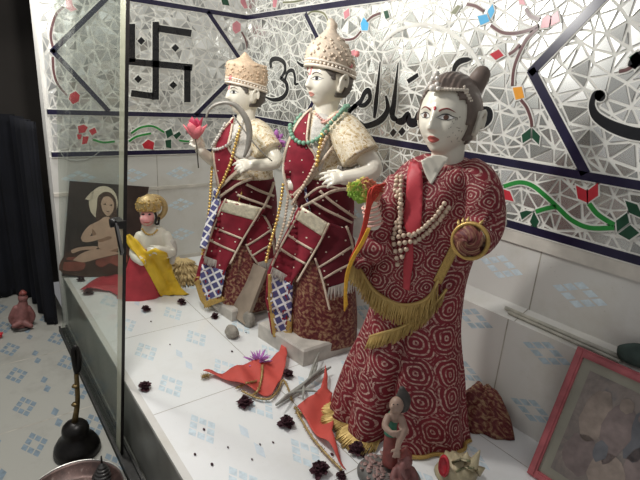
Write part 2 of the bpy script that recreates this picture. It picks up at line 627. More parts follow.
def plain(name, c, rough=.6, metal=0., var=.12, scale=30, spec=.4, bump=0.0, bs=200):
    t = NT(name, rough, metal, spec); v = t.coord()
    d = tuple(x*(1-var) for x in c); b = tuple(min(1, x*(1+var)) for x in c)
    t.col(t.ramp(t.noise(v, scale, 4), [(.3, d), (.7, b)]))
    if bump: t.bump(t.noise(v, bs, 3), bump)
    return t.m

M = {}
M['marble'] = plain('painted_white_marble', (.76, .71, .60), .28, var=.05, scale=14, spec=.5)
M['marble_warm'] = plain('cream_marble', (.70, .58, .46), .32, var=.06, scale=14)
M['marble_base'] = plain('grimy_marble', (.50, .46, .41), .55, var=.22, scale=18, bump=.25, bs=40)
M['eye_white'] = plain('eye_white', (.78, .76, .72), .25, var=.02)
M['eye_dark'] = plain('eye_paint_black', (.025, .02, .02), .35, var=.1)
M['eye_brown'] = plain('eye_paint_brown', (.10, .05, .035), .3, var=.1)
M['brow'] = plain('brow_paint', (.10, .06, .05), .5, var=.2)
M['brow_red'] = plain('red_brown_brow_paint', (.22, .035, .03), .5, var=.2)
M['lip'] = plain('lip_paint', (.50, .12, .10), .4, var=.1)
M['pink_paint'] = plain('pink_paint', (.72, .25, .25), .45, var=.15)
M['rouge'] = plain('pale_pink_face_paint', (.74, .42, .36), .45, var=.12)
M['hair'] = plain('dark_painted_hair', (.105, .088, .075), .55, var=.2, bump=.3, bs=90)
M['hair_taupe'] = plain('taupe_painted_hair', (.155, .115, .095), .42, var=.22, bump=.3, bs=70)
M['cheek_dots'] = plain('grey_beauty_dots', (.30, .26, .22), .5)

# bandhani sari cloth
t = NT('maroon_tie_dye_sari', .62, 0, .3); uv = t.coord('UV')
dn = t.n('ShaderNodeTexNoise'); t.l(uv, dn.inputs['Vector']); dn.inputs['Scale'].default_value = 30; dn.inputs['Detail'].default_value = 1
vm = t.n('ShaderNodeVectorMath', operation='MULTIPLY_ADD'); t.l(dn.outputs['Color'], vm.inputs[0]); vm.inputs[1].default_value = (.012, .012, 0); t.l(uv, vm.inputs[2])
uvd = vm.outputs[0]
d1 = t.vor(uvd, 11.5, 'F1', 'MINKOWSKI', .4, 'Distance', 2.6)
rings = t.math('SINE', t.math('MULTIPLY_ADD', d1, 2*pi*6.4, -1.0))
edge = t.vor(uvd, 11.5, 'F2', 'MINKOWSKI', .4, 'Distance', 2.6)
gap = t.math('SUBTRACT', edge, d1)
ringm = t.math('MULTIPLY', t.math('GREATER_THAN', rings, .48), t.math('GREATER_THAN', gap, .06))
dia = t.vor(uvd, 26, 'F1', 'MANHATTAN', .25)
diam = t.math('MULTIPLY', t.math('GREATER_THAN', t.math('SINE', t.math('MULTIPLY', dia, 17)), .3), t.math('LESS_THAN', gap, .07))
pat = t.math('MAXIMUM', ringm, t.math('MULTIPLY', diam, .7))
wear = t.ramp(t.noise(uv, 90, 3, .7), [(.36, (0, 0, 0)), (.60, (1, 1, 1))])
patw = t.math('MULTIPLY', pat, wear)
base = t.ramp(t.noise(uv, 12, 3), [(.3, (.145, .011, .019)), (.7, (.235, .019, .030))])
t.col(t.mix(patw, base, (.58, .40, .33)))
t.bump(t.noise(uv, 260, 3), .5, .0015)
M['sari'] = t.m

# red velvet with sequins
def velvet(name, c):
    t = NT(name, .75, 0, .25); uv = t.coord('UV')
    b = t.ramp(t.noise(uv, 25, 3), [(.3, tuple(x*.75 for x in c)), (.7, tuple(x*1.2 for x in c))])
    dot = t.math('LESS_THAN', t.vor(uv, 19, 'F1', 'EUCLIDEAN', .35), .055)
    t.col(t.mix(dot, b, (.75, .68, .55)))
    t.b.inputs['Sheen Weight'].default_value = .25
    t.b.inputs['Sheen Tint'].default_value = (.9, .3, .35, 1)
    t.bump(t.noise(uv, 300, 2), .3, .001)
    return t.m
M['velvet'] = velvet('red_velvet', (.225, .014, .028))
M['velvet_dark'] = velvet('dark_red_velvet', (.115, .010, .018))
# cream embroidered brocade
t = NT('cream_brocade', .6, 0, .4); uv = t.coord('UV')
e = t.vor(uv, 42, 'DISTANCE_TO_EDGE', rnd=1.0, out='Distance')
f = t.math('SINE', t.math('MULTIPLY', t.vor(uv, 30), 24))
c1 = t.ramp(t.noise(uv, 55, 3, .6, .8), [(.38, (.40, .27, .12)), (.47, (.66, .54, .35)), (.56, (.76, .68, .54)), (.66, (.50, .36, .19))])
t.col(t.mix(t.math('LESS_THAN', e, .025), c1, (.80, .76, .68)))
t.bump(t.noise(uv, 60, 3), .6, .002)
M['brocade'] = t.m
# maroon gold brocade of the skirts
t = NT('maroon_gold_brocade', .6, 0, .4); uv = t.coord('UV')
f = t.math('SINE', t.math('MULTIPLY', t.vor(uv, 21), 19)); nz = t.noise(uv, 46, 4, .7, 1.2)
k = t.math('MULTIPLY_ADD', nz, 2.6, t.math('MULTIPLY', f, .16))
t.col(t.ramp(t.math('MULTIPLY', k, .5), [(.50, (.10, .010, .014)), (.64, (.16, .03, .025)), (.84, (.36, .22, .12))]))
t.bump(nz, .7, .002)
M['skirt'] = t.m
# silver and gold tissue, lace, piping
def tissue(name, c, metal=.45, rough=.38, sc=70):
    t = NT(name, rough, metal, .5); uv = t.coord('UV')
    nz = t.noise(uv, sc, 4, .7)
    t.col(t.ramp(nz, [(.3, tuple(x*.62 for x in c)), (.7, c)]))
    t.bump(nz, .7, .0015); return t.m
M['silver'] = tissue('silver_tissue', (.88, .80, .60), .3)
M['piping'] = tissue('cream_gold_piping', (.74, .60, .46), .2, .5, 200)
M['gold_trim'] = tissue('gold_zari', (.62, .40, .12), .45, .42, 160)
M['lace'] = tissue('white_lace', (.72, .68, .62), .05, .7, 150)
# blue lattice
t = NT('blue_lattice_cloth', .5, 0, .4); uv = t.coord('UV', rot=(0, 0, .95))
ck = t.n('ShaderNodeTexBrick'); t.l(uv, ck.inputs['Vector']); ck.offset = 0
ck.inputs['Scale'].default_value = 21; ck.inputs['Mortar Size'].default_value = .085; ck.inputs['Brick Width'].default_value = .62; ck.inputs['Row Height'].default_value = .62
ck.inputs['Color1'].default_value = (.05, .05, .15, 1); ck.inputs['Color2'].default_value = (.10, .095, .24, 1); ck.inputs['Mortar'].default_value = (.76, .73, .72, 1)
t.col(ck.outputs['Color']); M['lattice'] = t.m
def fringemat(name, a, b, metal=.35):
    t = NT(name, .45, metal, .5); uv = t.coord('UV', (1, .05, 1))
    t.col(t.ramp(t.noise(uv, 120, 2), [(.3, a), (.7, b)])); return t.m
M['fringe'] = fringemat('gold_fringe', (.40, .25, .07), (.72, .52, .20))
M['fringe_silver'] = fringemat('silver_fringe', (.62, .58, .52), (.90, .86, .78))
M['fringe_tan'] = fringemat('tan_gold_fringe', (.50, .36, .16), (.78, .60, .32), .2)
M['pearl'] = plain('pearl', (.76, .67, .56), .3, .05, var=.1, scale=60)
M['gold_bead'] = plain('gold_beads', (.70, .47, .15), .3, .6, var=.15, scale=60)
M['green_bead'] = plain('green_beads', (.19, .36, .25), .35, 0, var=.25, scale=80)
M['bead_tan'] = plain('tan_pearls', (.62, .48, .36), .35, .1, var=.2, scale=60)
M['crown'] = tissue('cream_crown_cloth', (.76, .62, .48), .12, .6, 90)
M['crown_peach'] = tissue('peach_gold_crown_cloth', (.78, .58, .40), .15, .6, 90)
M['red_gem'] = plain('red_stone', (.50, .03, .05), .2, var=.1)
M['white_stone'] = plain('white_stones', (.78, .73, .67), .18, .1, var=.08)

# room surfaces
def tilemat(name, c, stain=(.50, .46, .38), rough=.18, amt=.65, sc=5):
    t = NT(name, rough, 0, .5); v = t.coord()
    n1 = t.noise(v, sc, 6, .65)
    n2 = t.noise(v, 130, 2)
    st = t.ramp(n1, [(.52, (0, 0, 0)), (.80, (amt, amt, amt))])
    sp = t.math('MULTIPLY', t.math('GREATER_THAN', n2, .74), .35)
    a = t.mix(st, c, stain); t.col(t.mix(sp, a, (.35, .30, .26)))
    t.bump(n1, .04, .004); return t.m
M['tile'] = tilemat('white_glazed_tile', (.82, .82, .81), amt=.22)
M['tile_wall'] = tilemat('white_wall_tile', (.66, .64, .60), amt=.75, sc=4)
M['tile_floor'] = tilemat('dimmed_floor_tile', (.37, .36, .32), (.21, .20, .17), .25, .6)  # dim light on the lower floor put into the tile colour; blotches are stains
M['grout'] = plain('dark_tile_joint', (.36, .33, .28), .8, var=.3, scale=20)
M['motif'] = plain('pale_blue_print', (.64, .73, .78), .2, var=.14, scale=60, spec=.5)
M['motif_step'] = plain('grey_blue_print', (.43, .52, .57), .2, var=.2, scale=60, spec=.5)
M['motif_teal'] = plain('blue_grey_print', (.20, .25, .29), .2, var=.2, scale=60, spec=.5)
M['leafprint'] = plain('faint_blue_leaf_print', (.67, .74, .80), .2, var=.05, scale=60, spec=.5)
M['plaster'] = plain('white_cement', (.74, .72, .67), .8, var=.1, scale=9, bump=.4, bs=60)
M['rim'] = plain('stained_cement_rim', (.56, .52, .46), .75, var=.2, scale=12, bump=.4, bs=50)
M['stone_face'] = plain('grey_stone_facing', (.17, .17, .15), .3, var=.35, scale=7, bump=.05)
M['dark_wall'] = plain('dark_brown_wall', (.030, .025, .021), .8, var=.2, scale=3)
M['navy_cloth'] = plain('navy_black_cloth', (.004, .0045, .008), .95, var=.4, scale=6)
t = NT('mirror_shards', .27, .82, .5)
at = t.n('ShaderNodeAttribute'); at.attribute_name = 'shade'
t.col(t.ramp(at.outputs['Fac'], [(0, (.36, .36, .34)), (.5, (.64, .64, .61)), (1, (.9, .9, .87))]))
M['mirror'] = t.m
t = NT('mirror_shards_fine', .30, .7, .5)
at = t.n('ShaderNodeAttribute'); at.attribute_name = 'shade'
t.col(t.ramp(at.outputs['Fac'], [(0, (.34, .34, .33)), (.5, (.64, .64, .62)), (1, (.9, .9, .88))]))
M['mirror_fine'] = t.m
M['navy'] = plain('navy_glass_strip', (.017, .014, .040), .25, var=.15)
M['black'] = plain('black_glass', (.012, .012, .014), .22, var=.2)
M['m_red'] = plain('red_glass', (.52, .035, .05), .25, var=.12)
M['m_pink'] = plain('pink_glass', (.62, .24, .27), .3, var=.12)
M['m_green'] = plain('green_glass', (.03, .25, .05), .25, var=.15)
M['m_dkgreen'] = plain('dark_green_glass', (.018, .07, .038), .22, var=.2)
M['m_blue'] = plain('blue_glass', (.09, .42, .72), .25, var=.1)
M['m_orange'] = plain('orange_glass', (.78, .33, .04), .25, var=.1)
M['m_brown'] = plain('brown_glass', (.13, .055, .055), .28, var=.15)
M['m_olive'] = plain('olive_glass', (.17, .17, .09), .28, var=.15)
M['m_grey'] = plain('grey_glass', (.30, .29, .27), .25, var=.15)

# glass pane: slightly green, slightly dirty
t = NT('dusty_green_glass', .02, 0, .5)
t.b.inputs['Base Color'].default_value = (.86, .93, .88, 1)
t.b.inputs['Transmission Weight'].default_value = 1; t.b.inputs['IOR'].default_value = 1.0
tr = t.n('ShaderNodeBsdfTransparent'); tr.inputs[0].default_value = (.90, .92, .90, 1)
df = t.n('ShaderNodeBsdfDiffuse'); df.inputs[0].default_value = (.45, .50, .45, 1)
gl = t.n('ShaderNodeBsdfGlossy'); gl.inputs['Roughness'].default_value = .03
m1 = t.n('ShaderNodeMixShader'); m1.inputs[0].default_value = .035; t.l(tr.outputs[0], m1.inputs[1]); t.l(df.outputs[0], m1.inputs[2])
fr = t.n('ShaderNodeFresnel'); fr.inputs[0].default_value = 1.35
m2 = t.n('ShaderNodeMixShader'); t.l(t.math('MULTIPLY', fr.outputs[0], .18), m2.inputs[0]); t.l(m1.outputs[0], m2.inputs[1]); t.l(gl.outputs[0], m2.inputs[2])
t.l(m2.outputs[0], t.t.nodes['Material Output'].inputs[0])
t.t.nodes.remove(t.b)
M['glass'] = t.m
t = NT('greenish_edge_film', .3, 0, .4)
t.b.inputs['Base Color'].default_value = (.62, .62, .46, 1); t.b.inputs['Alpha'].default_value = .38
M['edge_film'] = t.m
M['glass_edge'] = plain('ground_glass_edge', (.30, .34, .26), .35, var=.15)
M['black_metal'] = plain('blackened_metal', (.016, .014, .013), .38, .3, var=.3)
M['black_bell'] = plain('dark_bronze', (.014, .012, .011), .35, .5, var=.4)
M['brass'] = plain('old_brass', (.15, .105, .045), .4, .7, var=.4, scale=50)
M['steel'] = plain('scuffed_steel', (.52, .50, .46), .3, .85, var=.2, scale=18)
M['aluminium'] = plain('dark_aluminium', (.05, .048, .045), .45, .5, var=.3)
t = NT('kumkum_stained_tray', .4, .45, .5); v = t.coord()
t.col(t.ramp(t.noise(v, 16, 5, .7), [(.44, (.060, .035, .030)), (.60, (.11, .062, .052)), (.74, (.36, .31, .28))])); M['tray'] = t.m
M['flag_red'] = plain('orange_red_cloth', (.55, .080, .062), .7, var=.12, scale=12, bump=.2)
M['tinsel'] = tissue('gold_tinsel', (.55, .38, .16), .4, .45, 300)
M['purple'] = plain('purple_petals', (.50, .19, .52), .7, var=.25, scale=80)
M['dry_rose'] = plain('dried_rose_petals', (.055, .017, .024), .8, var=.5, scale=90)
M['dry_grey'] = plain('dry_grey_stalk', (.29, .28, .25), .7, var=.25, scale=60)
M['red_cloth'] = plain('red_satin', (.47, .045, .06), .55, var=.15, scale=20, bump=.2, bs=60)
M['yellow_cloth'] = plain('yellow_satin', (.78, .50, .03), .5, var=.12, scale=20, bump=.15, bs=60)
M['lotus'] = plain('pink_plastic_petals', (.78, .20, .23), .5, var=.15, scale=40)
M['lotus_dk'] = plain('deep_red_petals', (.42, .035, .08), .5, var=.15, scale=40)
M['stem'] = plain('dark_wire_stem', (.06, .05, .03), .6)
M['thread_red'] = plain('red_thread', (.55, .05, .03), .75, var=.2, scale=80)
M['thread_yellow'] = plain('yellow_thread', (.75, .40, .04), .75, var=.2, scale=80)
t = NT('yellow_green_petals', .6); v = t.coord()
t.col(t.ramp(t.noise(v, 28, 2), [(.36, (.20, .58, .05)), (.47, (.62, .74, .10)), (.56, (.88, .60, .18)), (.66, (.80, .28, .16))])); M['yg'] = t.m
M['grey_stone'] = plain('grey_stone', (.30, .27, .23), .7, var=.25, scale=20, bump=.5, bs=50)
M['plank'] = plain('greyish_plank', (.30, .235, .18), .55, var=.2, scale=14, bump=.2, bs=80)
M['bone'] = plain('pale_stick', (.42, .40, .34), .6, var=.25, scale=25, bump=.3)
M['pink_frame'] = plain('chipped_pink_frame', (.42, .11, .12), .45, var=.28, scale=24, bump=.3, bs=50)
M['mat_board'] = plain('stained_mat_board', (.29, .275, .22), .7, var=.14, scale=10)
t = NT('faded_print', .3, 0, .5); v = t.coord()
t.col(t.ramp(t.noise(v, 17, 5, .65, .6), [(.28, (.11, .108, .105)), (.48, (.20, .165, .145)), (.62, (.26, .215, .19)), (.8, (.13, .13, .14))])); M['print'] = t.m
M['p_dark'] = plain('print_dark_brown', (.045, .028, .024), .35, var=.35, scale=12)
M['p_skin'] = plain('print_skin', (.68, .46, .33), .35, var=.12, scale=20)
M['p_skin2'] = plain('print_skin_shade', (.38, .22, .14), .35, var=.12, scale=20)
M['p_halo'] = plain('print_halo', (.82, .70, .54), .35, var=.08)
M['p_hair'] = plain('print_hair', (.09, .045, .03), .35, var=.2)
M['p_red'] = plain('print_red_brown', (.33, .10, .07), .35, var=.3, scale=20)
M['p_face1'] = plain('print_pale_figures', (.27, .215, .18), .35, var=.2, scale=40)
M['p_face2'] = plain('print_grey_blue', (.13, .13, .14), .35, var=.2, scale=30)
M['p_face3'] = plain('print_mauve', (.20, .155, .145), .35, var=.2, scale=40)
M['idol_red'] = plain('idol_red_brown', (.20, .05, .042), .5, var=.35, scale=50)
M['idol_pink'] = plain('idol_dusty_pink', (.21, .085, .078), .55, var=.3, scale=40)
M['idol_dark'] = plain('idol_dark', (.045, .038, .034), .55, var=.3)
M['idol_skin'] = plain('idol_skin', (.33, .22, .17), .5, var=.2, scale=40)
M['idol_green'] = plain('idol_green', (.02, .15, .085), .35, var=.3, scale=40)
M['idol_base'] = plain('idol_stone_base', (.13, .12, .11), .6, var=.25, scale=30)
M['leafrelief'] = plain('dusty_pink_relief', (.32, .20, .18), .6, var=.25, scale=40)
M['conch'] = plain('painted_conch', (.40, .335, .21), .45, var=.3, scale=35, bump=.4, bs=80)
M['conch_green'] = plain('conch_green_stripe', (.14, .14, .07), .45, var=.2)
M['white_wire'] = plain('grey_wire', (.42, .42, .40), .6)
M['pink_body'] = plain('rose_pink_paint', (.80, .35, .34), .5, var=.15)
M['fold_dark'] = plain('inner_shadow_cloth', (.07, .010, .014), .8, var=.2)

M['bow'] = plain('dull_grey_metal', (.27, .25, .22), .4, .3, var=.2)
M['gold_cap'] = tissue('gold_cap_cloth', (.66, .47, .22), .35, .42, 120)
M['dark_green_cloth'] = plain('dark_green_cloth', (.05, .075, .065), .8, var=.3)
M['dark_steel'] = plain('dark_steel', (.10, .095, .09), .35, .7, var=.3, scale=60)

M['lip_pale'] = plain('pale_lip_paint', (.60, .27, .22), .4, var=.1)
M['yg_green'] = plain('yellow_green_petals', (.42, .66, .10), .6, var=.25, scale=40)
M['yg_yellow'] = plain('yellow_petals', (.82, .72, .20), .6, var=.15, scale=40)
M['yg_orange'] = plain('salmon_orange_petals', (.80, .34, .22), .6, var=.2, scale=40)
M['hand_brown'] = plain('brown_hand', (.22, .13, .09), .5, var=.35, scale=60)  # mottled brown tone, set apart from the white body
# ---------------------------------------------------------------- the setting
TX, TY = .515, .407          # tile pitch on the platform
def rhomb(m, c, ex, ey, n, mi, k=.80):
    c, ex, ey, n = V(c), V(ex), V(ey), V(n)
    e1, e2 = (ex+ey)/3, (ex-ey)/3
    for i in (-1, 0, 1):
        for j in (-1, 0, 1):
            if i == 0 and j == 0: continue
            p = c+e1*i+e2*j+n*.0004; a, b = e1*.5*k, e2*.5*k
            m.add([p-a-b, p+a-b, p+a+b, p-a+b], [(0, 1, 2, 3)], mi)
def leafs(m, c, ex, ey, n, mi):
    c, ex, ey, n = V(c), V(ex), V(ey), V(n)
    for s in (-1, 1):
        p = c+ex*.55*s+n*.0004
        m.add([p-ex*.42, p-ey*.5+ex*.1, p+ex*.45-ey*.1, p+ey*.38], [(0, 1, 2, 3)], mi)
PX1 = 3.1
m = box((0, -1.02, -.3), (PX1, 0, 0), 0)
m.m = [0]*6
Z = V((0, 0, 1))
for x in (.265, .78, 1.295, 1.81, 2.325, 2.84):
    m.add([(x-.0012, -1.02, .0003), (x+.0012, -1.02, .0003), (x+.0012, -.07, .0003), (x-.0012, -.07, .0003)], [(0, 1, 2, 3)], 1)
for y in (-.613, -.207):
    m.add([(0, y-.0012, .0003), (PX1, y-.0012, .0003), (PX1, y+.0012, .0003), (0, y+.0012, .0003)], [(0, 1, 2, 3)], 1)
for i in range(-1, 12):
    for j in range(5):
        x = .145+.2575*i; y = -.918+.2025*j
        if .08 < x < PX1-.09 and y < -.11:
            rhomb(m, (x, y, 0), (.084, 0, 0), (0, .046, 0), Z, 2)
for i in range(-1, 6):
    for y in (-.816, -.41):
        x = 1.04+TX*(i-2)
        if x > .1: leafs(m, (x, y, 0), (.085, 0, 0), (0, .03, 0), Z, 3)
o = m.build('platform', [M['tile'], M['grout'], M['motif'], M['leafprint']], None, False)
struct(o)
# edge tile strip and grey stone facing of the platform's front
f = MB()
f.merge(box((0, -1.036, -.27), (PX1, -1.02, -.012)))
struct(f.build('trim_1', M['stone_face'], None, False))
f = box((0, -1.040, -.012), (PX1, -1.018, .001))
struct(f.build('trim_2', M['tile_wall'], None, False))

# lower floor
m = box((-.7, -3.2, -.36), (PX1, -1.02, -.3), 0)
for k in range(-2, 7):
    x = .725+TX*k
    if -.7 < x < PX1: m.add([(x-.003, -3.2, -.2996), (x+.003, -3.2, -.2996), (x+.003, -1.02, -.2996), (x-.003, -1.02, -.2996)], [(0, 1, 2, 3)], 1)
for k in range(6):
    y = -1.42-TY*k+.0
    m.add([(-.7, y-.0015, -.2997), (PX1, y-.0015, -.2997), (PX1, y+.0015, -.2997), (-.7, y+.0015, -.2997)], [(0, 1, 2, 3)], 1)
for i in range(-5, 10):
    for j in range(-4, 1):
        rhomb(m, (.590+.2575*i, -1.31+.2025*(j+1), -.3), (.080, 0, 0), (0, .046, 0), Z, 2)
for i in range(-3, 5):
    for j in range(3):
        leafs(m, (.725-.0+TX*i*.5, -1.215-.2025*j, -.3), (.07, 0, 0), (0, .035, 0), Z, 3)
m.v = [p for p in m.v]
struct(m.build('floor', [M['tile_floor'], M['grout'], M['motif_teal'], M['motif_teal']], None, False))

# walls
def wallbox(name, lo, hi, mat): return struct(box(lo, hi).build(name, mat, None, False))
wall_right = wallbox('wall_right', (-.1, 0, -.3), (PX1, .1, 2.3), M['plaster'])
wall_left = wallbox('wall_left', (-.1, -1.045, -.3), (0, 0, 2.3), M['plaster'])
wallbox('wall_back', (-.8, -3.2, -.3), (-.7, -.6, 2.3), M['dark_wall'])
wallbox('wall_side', (-.7, -.70, -.3), (-.1, -.6, 2.3), M['dark_wall'])

# tiled dado of both walls (upper rows) and the low step along the right wall
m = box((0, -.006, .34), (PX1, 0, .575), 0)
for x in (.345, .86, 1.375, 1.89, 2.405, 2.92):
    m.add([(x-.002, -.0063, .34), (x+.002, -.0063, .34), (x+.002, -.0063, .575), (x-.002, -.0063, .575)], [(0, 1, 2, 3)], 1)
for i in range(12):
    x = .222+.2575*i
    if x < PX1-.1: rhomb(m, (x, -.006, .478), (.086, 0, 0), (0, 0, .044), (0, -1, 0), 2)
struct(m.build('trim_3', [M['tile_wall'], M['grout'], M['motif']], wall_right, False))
m = box((0, -.016, .572), (PX1, 0, .621))
struct(m.build('trim_4', M['rim'], wall_right, False))
# step: sloping top
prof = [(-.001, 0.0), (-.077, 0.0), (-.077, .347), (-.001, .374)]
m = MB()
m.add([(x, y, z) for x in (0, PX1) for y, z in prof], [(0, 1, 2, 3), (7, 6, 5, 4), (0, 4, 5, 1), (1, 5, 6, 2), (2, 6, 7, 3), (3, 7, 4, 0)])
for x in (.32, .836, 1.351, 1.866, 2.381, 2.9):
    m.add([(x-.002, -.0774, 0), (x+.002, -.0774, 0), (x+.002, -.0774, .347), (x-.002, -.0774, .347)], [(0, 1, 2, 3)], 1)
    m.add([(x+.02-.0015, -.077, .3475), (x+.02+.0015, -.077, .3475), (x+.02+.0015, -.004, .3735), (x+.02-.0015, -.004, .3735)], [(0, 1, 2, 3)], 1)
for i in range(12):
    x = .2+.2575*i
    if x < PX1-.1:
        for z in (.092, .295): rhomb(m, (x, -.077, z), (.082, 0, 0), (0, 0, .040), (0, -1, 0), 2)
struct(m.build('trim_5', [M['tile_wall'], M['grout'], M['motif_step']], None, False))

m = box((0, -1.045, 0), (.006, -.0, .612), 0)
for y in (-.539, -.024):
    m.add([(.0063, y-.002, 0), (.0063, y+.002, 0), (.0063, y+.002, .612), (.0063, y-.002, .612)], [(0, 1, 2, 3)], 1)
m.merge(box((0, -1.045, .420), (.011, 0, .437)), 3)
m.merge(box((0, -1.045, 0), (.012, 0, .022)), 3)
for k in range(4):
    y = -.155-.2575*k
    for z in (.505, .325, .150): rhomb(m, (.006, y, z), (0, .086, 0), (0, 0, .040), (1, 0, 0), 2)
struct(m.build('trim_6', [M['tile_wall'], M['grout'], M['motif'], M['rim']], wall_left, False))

# ---- mirror mosaic panels
def on(side, x, y): return onR(x, y) if side == 'R' else onL(x, y)
def uvw(side, p): return (p.x, p.z) if side == 'R' else (p.y, p.z)
def pos(side, u, z, off): return V((u, -off, z)) if side == 'R' else V((off, u, z))
def mosaic(side, u0, u1, z0, z1, sp, mat, parent, tilt=.035):
    rnd = random.Random(5 if side == 'R' else 8)
    pts = []; nu = int((u1-u0)/sp); nz = int((z1-z0)/(sp*.9))
    for i in range(nu+1):
        for j in range(nz+1):
            a = u0+(u1-u0)*(i+(.5 if j % 2 else 0))/nu; b = z0+(z1-z0)*j/nz
            if 0 < i < nu: a += rnd.uniform(-.46, .46)*sp
            if 0 < j < nz: b += rnd.uniform(-.46, .46)*sp*.9
            pts.append(V((min(max(a, u0), u1), b)))
    vo, _, fo, *_r = delaunay_2d_cdt(pts, [], [], 0, 1e-5)
    m = MB(); sh = []
    for f in fo:
        P = [vo[i] for i in f]; c = sum(P, V((0, 0)))/3
        if abs((P[1]-P[0]).cross(P[2]-P[0])) < sp*sp*.10: continue
        # inset each side by an even joint
        per = [(P[(k+1) % 3]-P[k]).length for k in range(3)]; s = sum(per)
        ar = abs((P[1]-P[0]).cross(P[2]-P[0]))/2; inr = 2*ar/s
        ic = (P[0]*per[1]+P[1]*per[2]+P[2]*per[0])/s
        gapw = sp*rnd.uniform(.055, .10)
        k = 1-gapw/inr
        if k < .2: continue
        Q = [ic+(p-ic)*k for p in P]
        t1, t2 = rnd.gauss(0, tilt), rnd.gauss(0, tilt)
        fr = [pos(side, q.x, q.y, .0150+(q.x-ic.x)*t1+(q.y-ic.y)*t2) for q in Q]
        bk = [pos(side, q.x, q.y, .0115) for q in Q]
        m.add(fr+bk, [(0, 1, 2), (0, 1, 4, 3), (1, 2, 5, 4), (2, 0, 3, 5)])
        v = min(1, max(0, rnd.gauss(.5, .24)))
        sh += [v]*4
    # plaster bed
    bed = box((u0, -.0125, z0), (u1, -.0, z1)) if side == 'R' else box((0, u0, z0), (.0125, u1, z1))
    m.merge(bed, 1); sh += [0]*6
    o = m.build('mirror_mosaic', [mat, M['plaster']], parent, False)
    a = o.data.attributes.new('shade', 'FLOAT', 'FACE'); a.data.foreach_set('value', sh)
    return o
mosaic('R', 0.0, PX1, .62, 1.95, .046, M['mirror'], wall_right)
mosaic('L', -1.03, -.0, .62, 1.95, .040, M['mirror_fine'], wall_left, .05)

def grow(poly, d):
    n = len(poly); a = sum(poly[i][0]*poly[(i+1) % n][1]-poly[(i+1) % n][0]*poly[i][1] for i in range(n)); s = 1 if a > 0 else -1
    out = []
    for i in range(n):
        p, q, r = poly[i-1], poly[i], poly[(i+1) % n]
        def nr(u, v):
            dx, dy = v[0]-u[0], v[1]-u[1]; l = math.hypot(dx, dy) or 1e-9
            return (dy/l*s, -dx/l*s)
        a1, a2 = nr(p, q), nr(q, r); bx, by = a1[0]+a2[0], a1[1]+a2[1]; l = math.hypot(bx, by) or 1e-9
        k = min(1.8, 2/l)
        out.append((q[0]+bx/l*d*k, q[1]+by/l*d*k))
    return out
def inlay(side, mb, polys, w=.0045, mi=0, mo=1):
    """coloured glass pieces (picture outline laid on the wall plane) with their white cement joint"""
    for k, pl in enumerate(polys):
        P = [uvw(side, on(side, x, y)) for x, y in pl]
        n = V((0, -1, 0)) if side == 'R' else V((1, 0, 0))
        mb.merge(slab([pos(side, a, b, .006) for a, b in grow(P, w)], n, .0118), mo)
        mb.merge(slab([pos(side, a, b, .006) for a, b in P], n, .0128), mi)
def sband(side, mb, path, widths, mi=0, mo=1, w=.004, n=5):
    """a curved strip in the mosaic, cut in short pieces"""
    P = [uvw(side, on(side, x, y)) for x, y in path]
    for gq, dep, m_i in ((w, .0115, mo), (0, .0128, mi)):
        L, Rr = strokepoly(P, [v+2*gq for v in widths], n)
        q = MB(); vs = []
        for d in (.006, .006+dep):
            vs += [pos(side, a, b, d) for a, b in L]+[pos(side, a, b, d) for a, b in Rr]
        N = len(L); fs = []
        for i in range(N-1):
            fs += [(2*N+i, 2*N+i+1, 3*N+i+1, 3*N+i), (i, i+1, 2*N+i+1, 2*N+i), (N+i, N+i+1, 3*N+i+1, 3*N+i)]
        fs += [(0, N, 3*N, 2*N), (N-1, 2*N-1, 4*N-1, 3*N-1)]
        mb.add(vs, fs, m_i)
JW = M['plaster']
# navy strips
def strip(side, parent, pts, w=.020, mat='navy', name='border_strip'):
    mb = MB()
    for a, b in zip(pts, pts[1:]):
        n = V((0, -1, 0)) if side == 'R' else V((1, 0, 0))
        A, B = V(a), V(b); d = (B-A).normalized(); q = V((-d.y, d.x))*w/2; e = d*w*.3
        mb.merge(slab([pos(side, *(A-e+q), .006), pos(side, *(B+e+q), .006), pos(side, *(B+e-q), .006), pos(side, *(A-e-q), .006)], n, .0132), 0)
        q2 = q*1.35
        mb.merge(slab([pos(side, *(A-e+q2), .006), pos(side, *(B+e+q2), .006), pos(side, *(B+e-q2), .006), pos(side, *(A-e-q2), .006)], n, .0118), 1)
    return mb.build(name, [M[mat], JW], parent, False)
R_ = lambda x, y: uvw('R', onR(x, y))
L_ = lambda x, y: uvw('L', onL(x, y))
for z in (1.349, .819, .612):
    strip('R', wall_right, [(.012, z+(.02 if z < .7 else 0)), (PX1, z+(.015 if z < .7 else 0))], .024)
    strip('L', wall_left, [(-1.03, z+(.012 if z < .7 else 0)), (-.012, z+(.012 if z < .7 else 0))], .022)
zz = (1.349, .819); zm = 1.085
def chev(side, parent, u_v, u_o):
    strip(side, parent, [(u_o, zz[0]-.012), (u_v, zm), (u_o, zz[1]+.012)], .024)
v = R_(535, 72); a = R_(588, 168)
strip('R', wall_right, [(a[0], zz[0]-.012), v, (a[0], zz[1]+.012)], .026)
v2 = R_(322, 44)
strip('R', wall_right, [R_(309, 15), R_(334, 66), R_(306, 122)], .022)
v = L_(52, 51)
strip('L', wall_left, [L_(105, -1), v, L_(107, 110)], .022)
strip('L', wall_left, [L_(207, 13), L_(243, 66), L_(195, 114)], .022)

